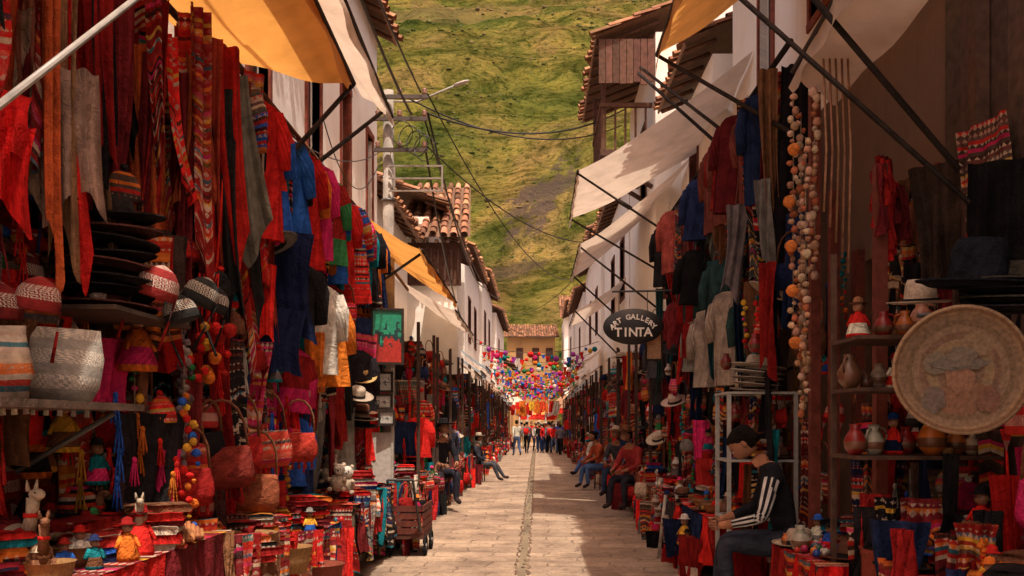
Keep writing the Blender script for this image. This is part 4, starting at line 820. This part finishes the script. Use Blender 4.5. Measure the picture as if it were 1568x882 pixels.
def person(loc,yaw,kind,shirt,pants,sc=1.,hatc=None,skirt=False,tilt=0.,stripes=False,hair=(.01,.008,.007),seat=True,bagc=None,ov=None,name='pedestrian',bare=False):
    P={k:V(v) for k,v in pose(kind).items()}
    if ov: P.update({k:V(v) for k,v in ov.items()})
    names=list(P); me=bpy.data.meshes.new('skel'); me.from_pydata([P[n] for n in names],[(names.index(a),names.index(b)) for a,b in BON],[])
    o=bpy.data.objects.new('skel',me); scene.collection.objects.link(o)
    md=o.modifiers.new('skin','SKIN'); sv=me.skin_vertices[0].data
    for i,n in enumerate(names):
        r=RAD.get(n) or RAD[n[:-1]]; sv[i].radius=(r,r*(.8 if n in('pel','spi','che') else 1)); sv[i].use_root=(n=='pel')
    md.use_smooth_shade=True; sb=o.modifiers.new('sub','SUBSURF'); sb.levels=3 if stripes else 2
    dg=bpy.context.evaluated_depsgraph_get(); em=bpy.data.meshes.new_from_object(o.evaluated_get(dg))
    bpy.data.objects.remove(o)
    def cl(p):
        best=1e9;bn=None
        for a,b in BON:
            A=P[a];B=P[b];d=B-A;t=max(0,min(1,(p-A).dot(d)/d.length_squared)); dd=(p-A-d*t).length/((RAD.get(b) or RAD[b[:-1]])**.3)
            if dd<best: best=dd;bn=(a,b,t)
        a,b,t=bn
        if b[:2]=='ha' or (b[:2]=='wr' and (t>.85 or bare)): return (.30,.14,.08)
        if b=='hdb' or (b=='nek' and t>.75): return (.30,.14,.08)
        if b[:2]=='to' or (b[:2]=='an' and t>.93): return (.03,.02,.02) if not stripes else (.5,.5,.5)
        if b[:2] in('kn','an','hi') or (b=='spi' and t<.15): return pants
        if stripes and b[:2] in('el','wr'):
            A=P[a];B=P[b]; q=(p-A-(B-A)*t); ax=(B-A).normalized(); out=V((-1 if b[-1]=='L' else 1,0,.0)); out=(out-ax*out.dot(ax)).normalized(); side=ax.cross(out); ang=math.atan2(q.dot(side),q.dot(out))
            if abs(ang)<.95: 
                return (.5,.5,.48) if int((ang+.95)/.38)%2==0 else shirt
        return shirt
    mb=MB(); M=T(loc,(0,0,yaw),sc); vs=[M@v.co for v in em.vertices]; cs=[cl(p.center) for p in em.polygons]
    mb.add(vs,[tuple(p.vertices) for p in em.polygons],cs,CL)
    H=T(P['hdb']+V((0,.01,.02)),(-tilt,0,0)); HM=M@H; sk=(.30,.14,.08)
    rg=[(.03,.0,.035,.04),(.045,.02,.055,.06),(.065,.035,.066,.08),(.10,.025,.073,.092),(.14,.015,.076,.098),(.18,.01,.068,.088),(.21,.005,.045,.06),(.225,0,.012,.02)]
    loft(mb,[(V((0,yy,z-.02)),V((a,0,0)),V((0,b2,0))) for z,yy,a,b2 in rg],sk,SKN,16,mx=HM)
    loft(mb,[(V((0,.105,.085)),V((.008,0,0)),V((0,.008,0))),(V((0,.125,.078)),V((.014,0,0)),V((0,.012,0))),(V((0,.108,.068)),V((.013,0,0)),V((0,.008,0)))],sk,SKN,8,mx=HM)
    for q in(-1,1):
        ball(mb,(q*.029,.100,.105),(.013,.008,.007),(.5,.48,.45),CE,8,5,mx=HM); ball(mb,(q*.029,.107,.105),(.006,.004,.006),(.01,.01,.01),CE,6,4,mx=HM)
        box(mb,(q*.03,.105,.124),(.032,.008,.006),hair,CL,HM); ball(mb,(q*.075,.01,.095),(.01,.018,.03),sk,SKN,8,5,mx=HM)
    box(mb,(0,.108,.05),(.04,.01,.007),(.25,.06,.05),SKN,HM)
    loft(mb,[(V((0,-.03,.04)),V((.06,0,0)),V((0,.065,0))),(V((0,-.03,.09)),V((.078,0,0)),V((0,.075,0))),(V((0,-.012,.135)),V((.083,0,0)),V((0,.098,0))),(V((0,-.003,.175)),V((.076,0,0)),V((0,.1,0))),(V((0,-.005,.205)),V((.05,0,0)),V((0,.07,0))),(V((0,-.005,.22)),V((.012,0,0)),V((0,.015,0)))],hair,CL,16,fold=.03,mx=HM)
    if skirt:
        z1=P['hiL'].z+.08; loft(mb,[(V((0,0,z1+.05)),V((.14,0,0)),V((0,.12,0))),(V((0,0,z1-.1)),V((.2,0,0)),V((0,.17,0))),(V((0,.02,z1-.5)),V((.27,0,0)),V((0,.24,0)))],pants,CL,18,False,.06,8,mx=M)
    if hatc: hat(mb,HM@T((0,0,.15),(.05,0,0)),hatc,.17,BLK,CL,.11)
    for sd in'LR':
        h=P['ha'+sd]; d=(h-P['wr'+sd]).normalized(); inn=V((1 if sd=='L' else -1,0,0)); ax=d.cross(inn).normalized()
        for k,(off,ln) in enumerate(((-.027,.07),(-.009,.08),(.009,.075),(.027,.06))):
            b0=h+ax*off+d*.008; b1=b0+d*ln*.5+inn*.008; b2=b1+d*ln*.4+inn*.025
            mb_r=[(b0,.0095),(b1,.009),(b2,.0075)]; a_,c_=frame(d)
            loft(mb,[(p,a_*r,c_*r) for p,r in mb_r],sk,SKN,6,mx=M)
        a_,c_=frame(ax); t0=h-d*.03-ax*.02; loft(mb,[(t0,a_*.012,c_*.012),(t0-ax*.03+d*.03,a_*.01,c_*.01),(t0-ax*.035+d*.055+inn*.01,a_*.008,c_*.008)],sk,SKN,6,mx=M)
    if bagc: bag(mb,M@T((.0,-.2,1.05)),bagc,.14,.32,.08,CL,0)
    if kind in('sit','lounge') and seat:
        zt=P['pel'].z-.1; box(mb,(0,-.02,zt-.02),(.36,.36,.035),(.12,.06,.04),WO,M)
        for q in(-1,1):
            for r in(-1,1): tube(mb,M@V((q*.15,-.02+r*.15,0)),M@V((q*.14,-.02+r*.14,zt-.04)),.017,.017,(.1,.05,.03),WO,6)
    return mb.build(name)
person((1.93,6.95,.12),math.radians(78),'sit',(.014,.014,.018),(.03,.035,.05),1.1,tilt=.8,stripes=True,name='seated_man',ov=dict(shL=(-.19,.13,1.0),elL=(-.27,.2,.72),wrL=(-.16,.42,.66),haL=(-.11,.49,.65)))
person((1.85,28.2,.0),math.radians(100),'lounge',(.015,.015,.02),(.05,.11,.3),1.05,name='seated_man',bare=True)
person((1.62,22.6,.0),math.radians(110),'sit',(.35,.07,.03),(.07,.13,.28),1.05,name='seated_woman')
person((1.75,19.0,.1),math.radians(150),'sit',(.05,.05,.06),(.03,.05,.1),1.05,hatc=CRM,name='seated_man')
person((1.7,25.4,.05),math.radians(160),'sit',WHT,(.05,.06,.09),1.0,name='seated_woman')
person((1.75,16.0,.1),math.radians(130),'sit',(.25,.03,.03),(.02,.02,.03),1.05,hatc=BRN,name='seated_woman')
person((-1.62,25.6,.0),math.radians(-100),'lounge',(.03,.03,.04),(.05,.05,.06),1.,hatc=CRM,name='seated_man')
person((-1.85,17.0,.1),math.radians(-150),'sit',(.015,.015,.02),(.02,.02,.03),1.15,hatc=BLK,name='seated_woman')
person((-1.9,19.6,.1),math.radians(200),'stand',(.02,.02,.03),(.1,.02,.02),.92,hatc=BLK,skirt=True,name='standing_vendor')
for i in range(26):
    x=R.uniform(-1.5,1.3) ; y=R.uniform(48,63)
    if i<3: x=[-1.0,-.55,1.2][i]; y=[46,50,47][i]
    person((x,y,.004),R.choice([0,math.pi])+R.uniform(-.6,.6),R.choice(['stand','walk','walk']),jc(R.choice([BLK,NAV,WHT,RED,(.1,.1,.12),CRM,BLU,WHT])),jc(R.choice([NAV,BLK,(.05,.08,.16),(.25,.2,.14)])),R.uniform(.92,1.04),hatc=R.choice([None,None,CRM]),bagc=R.choice([None,None,BLK,RED]))
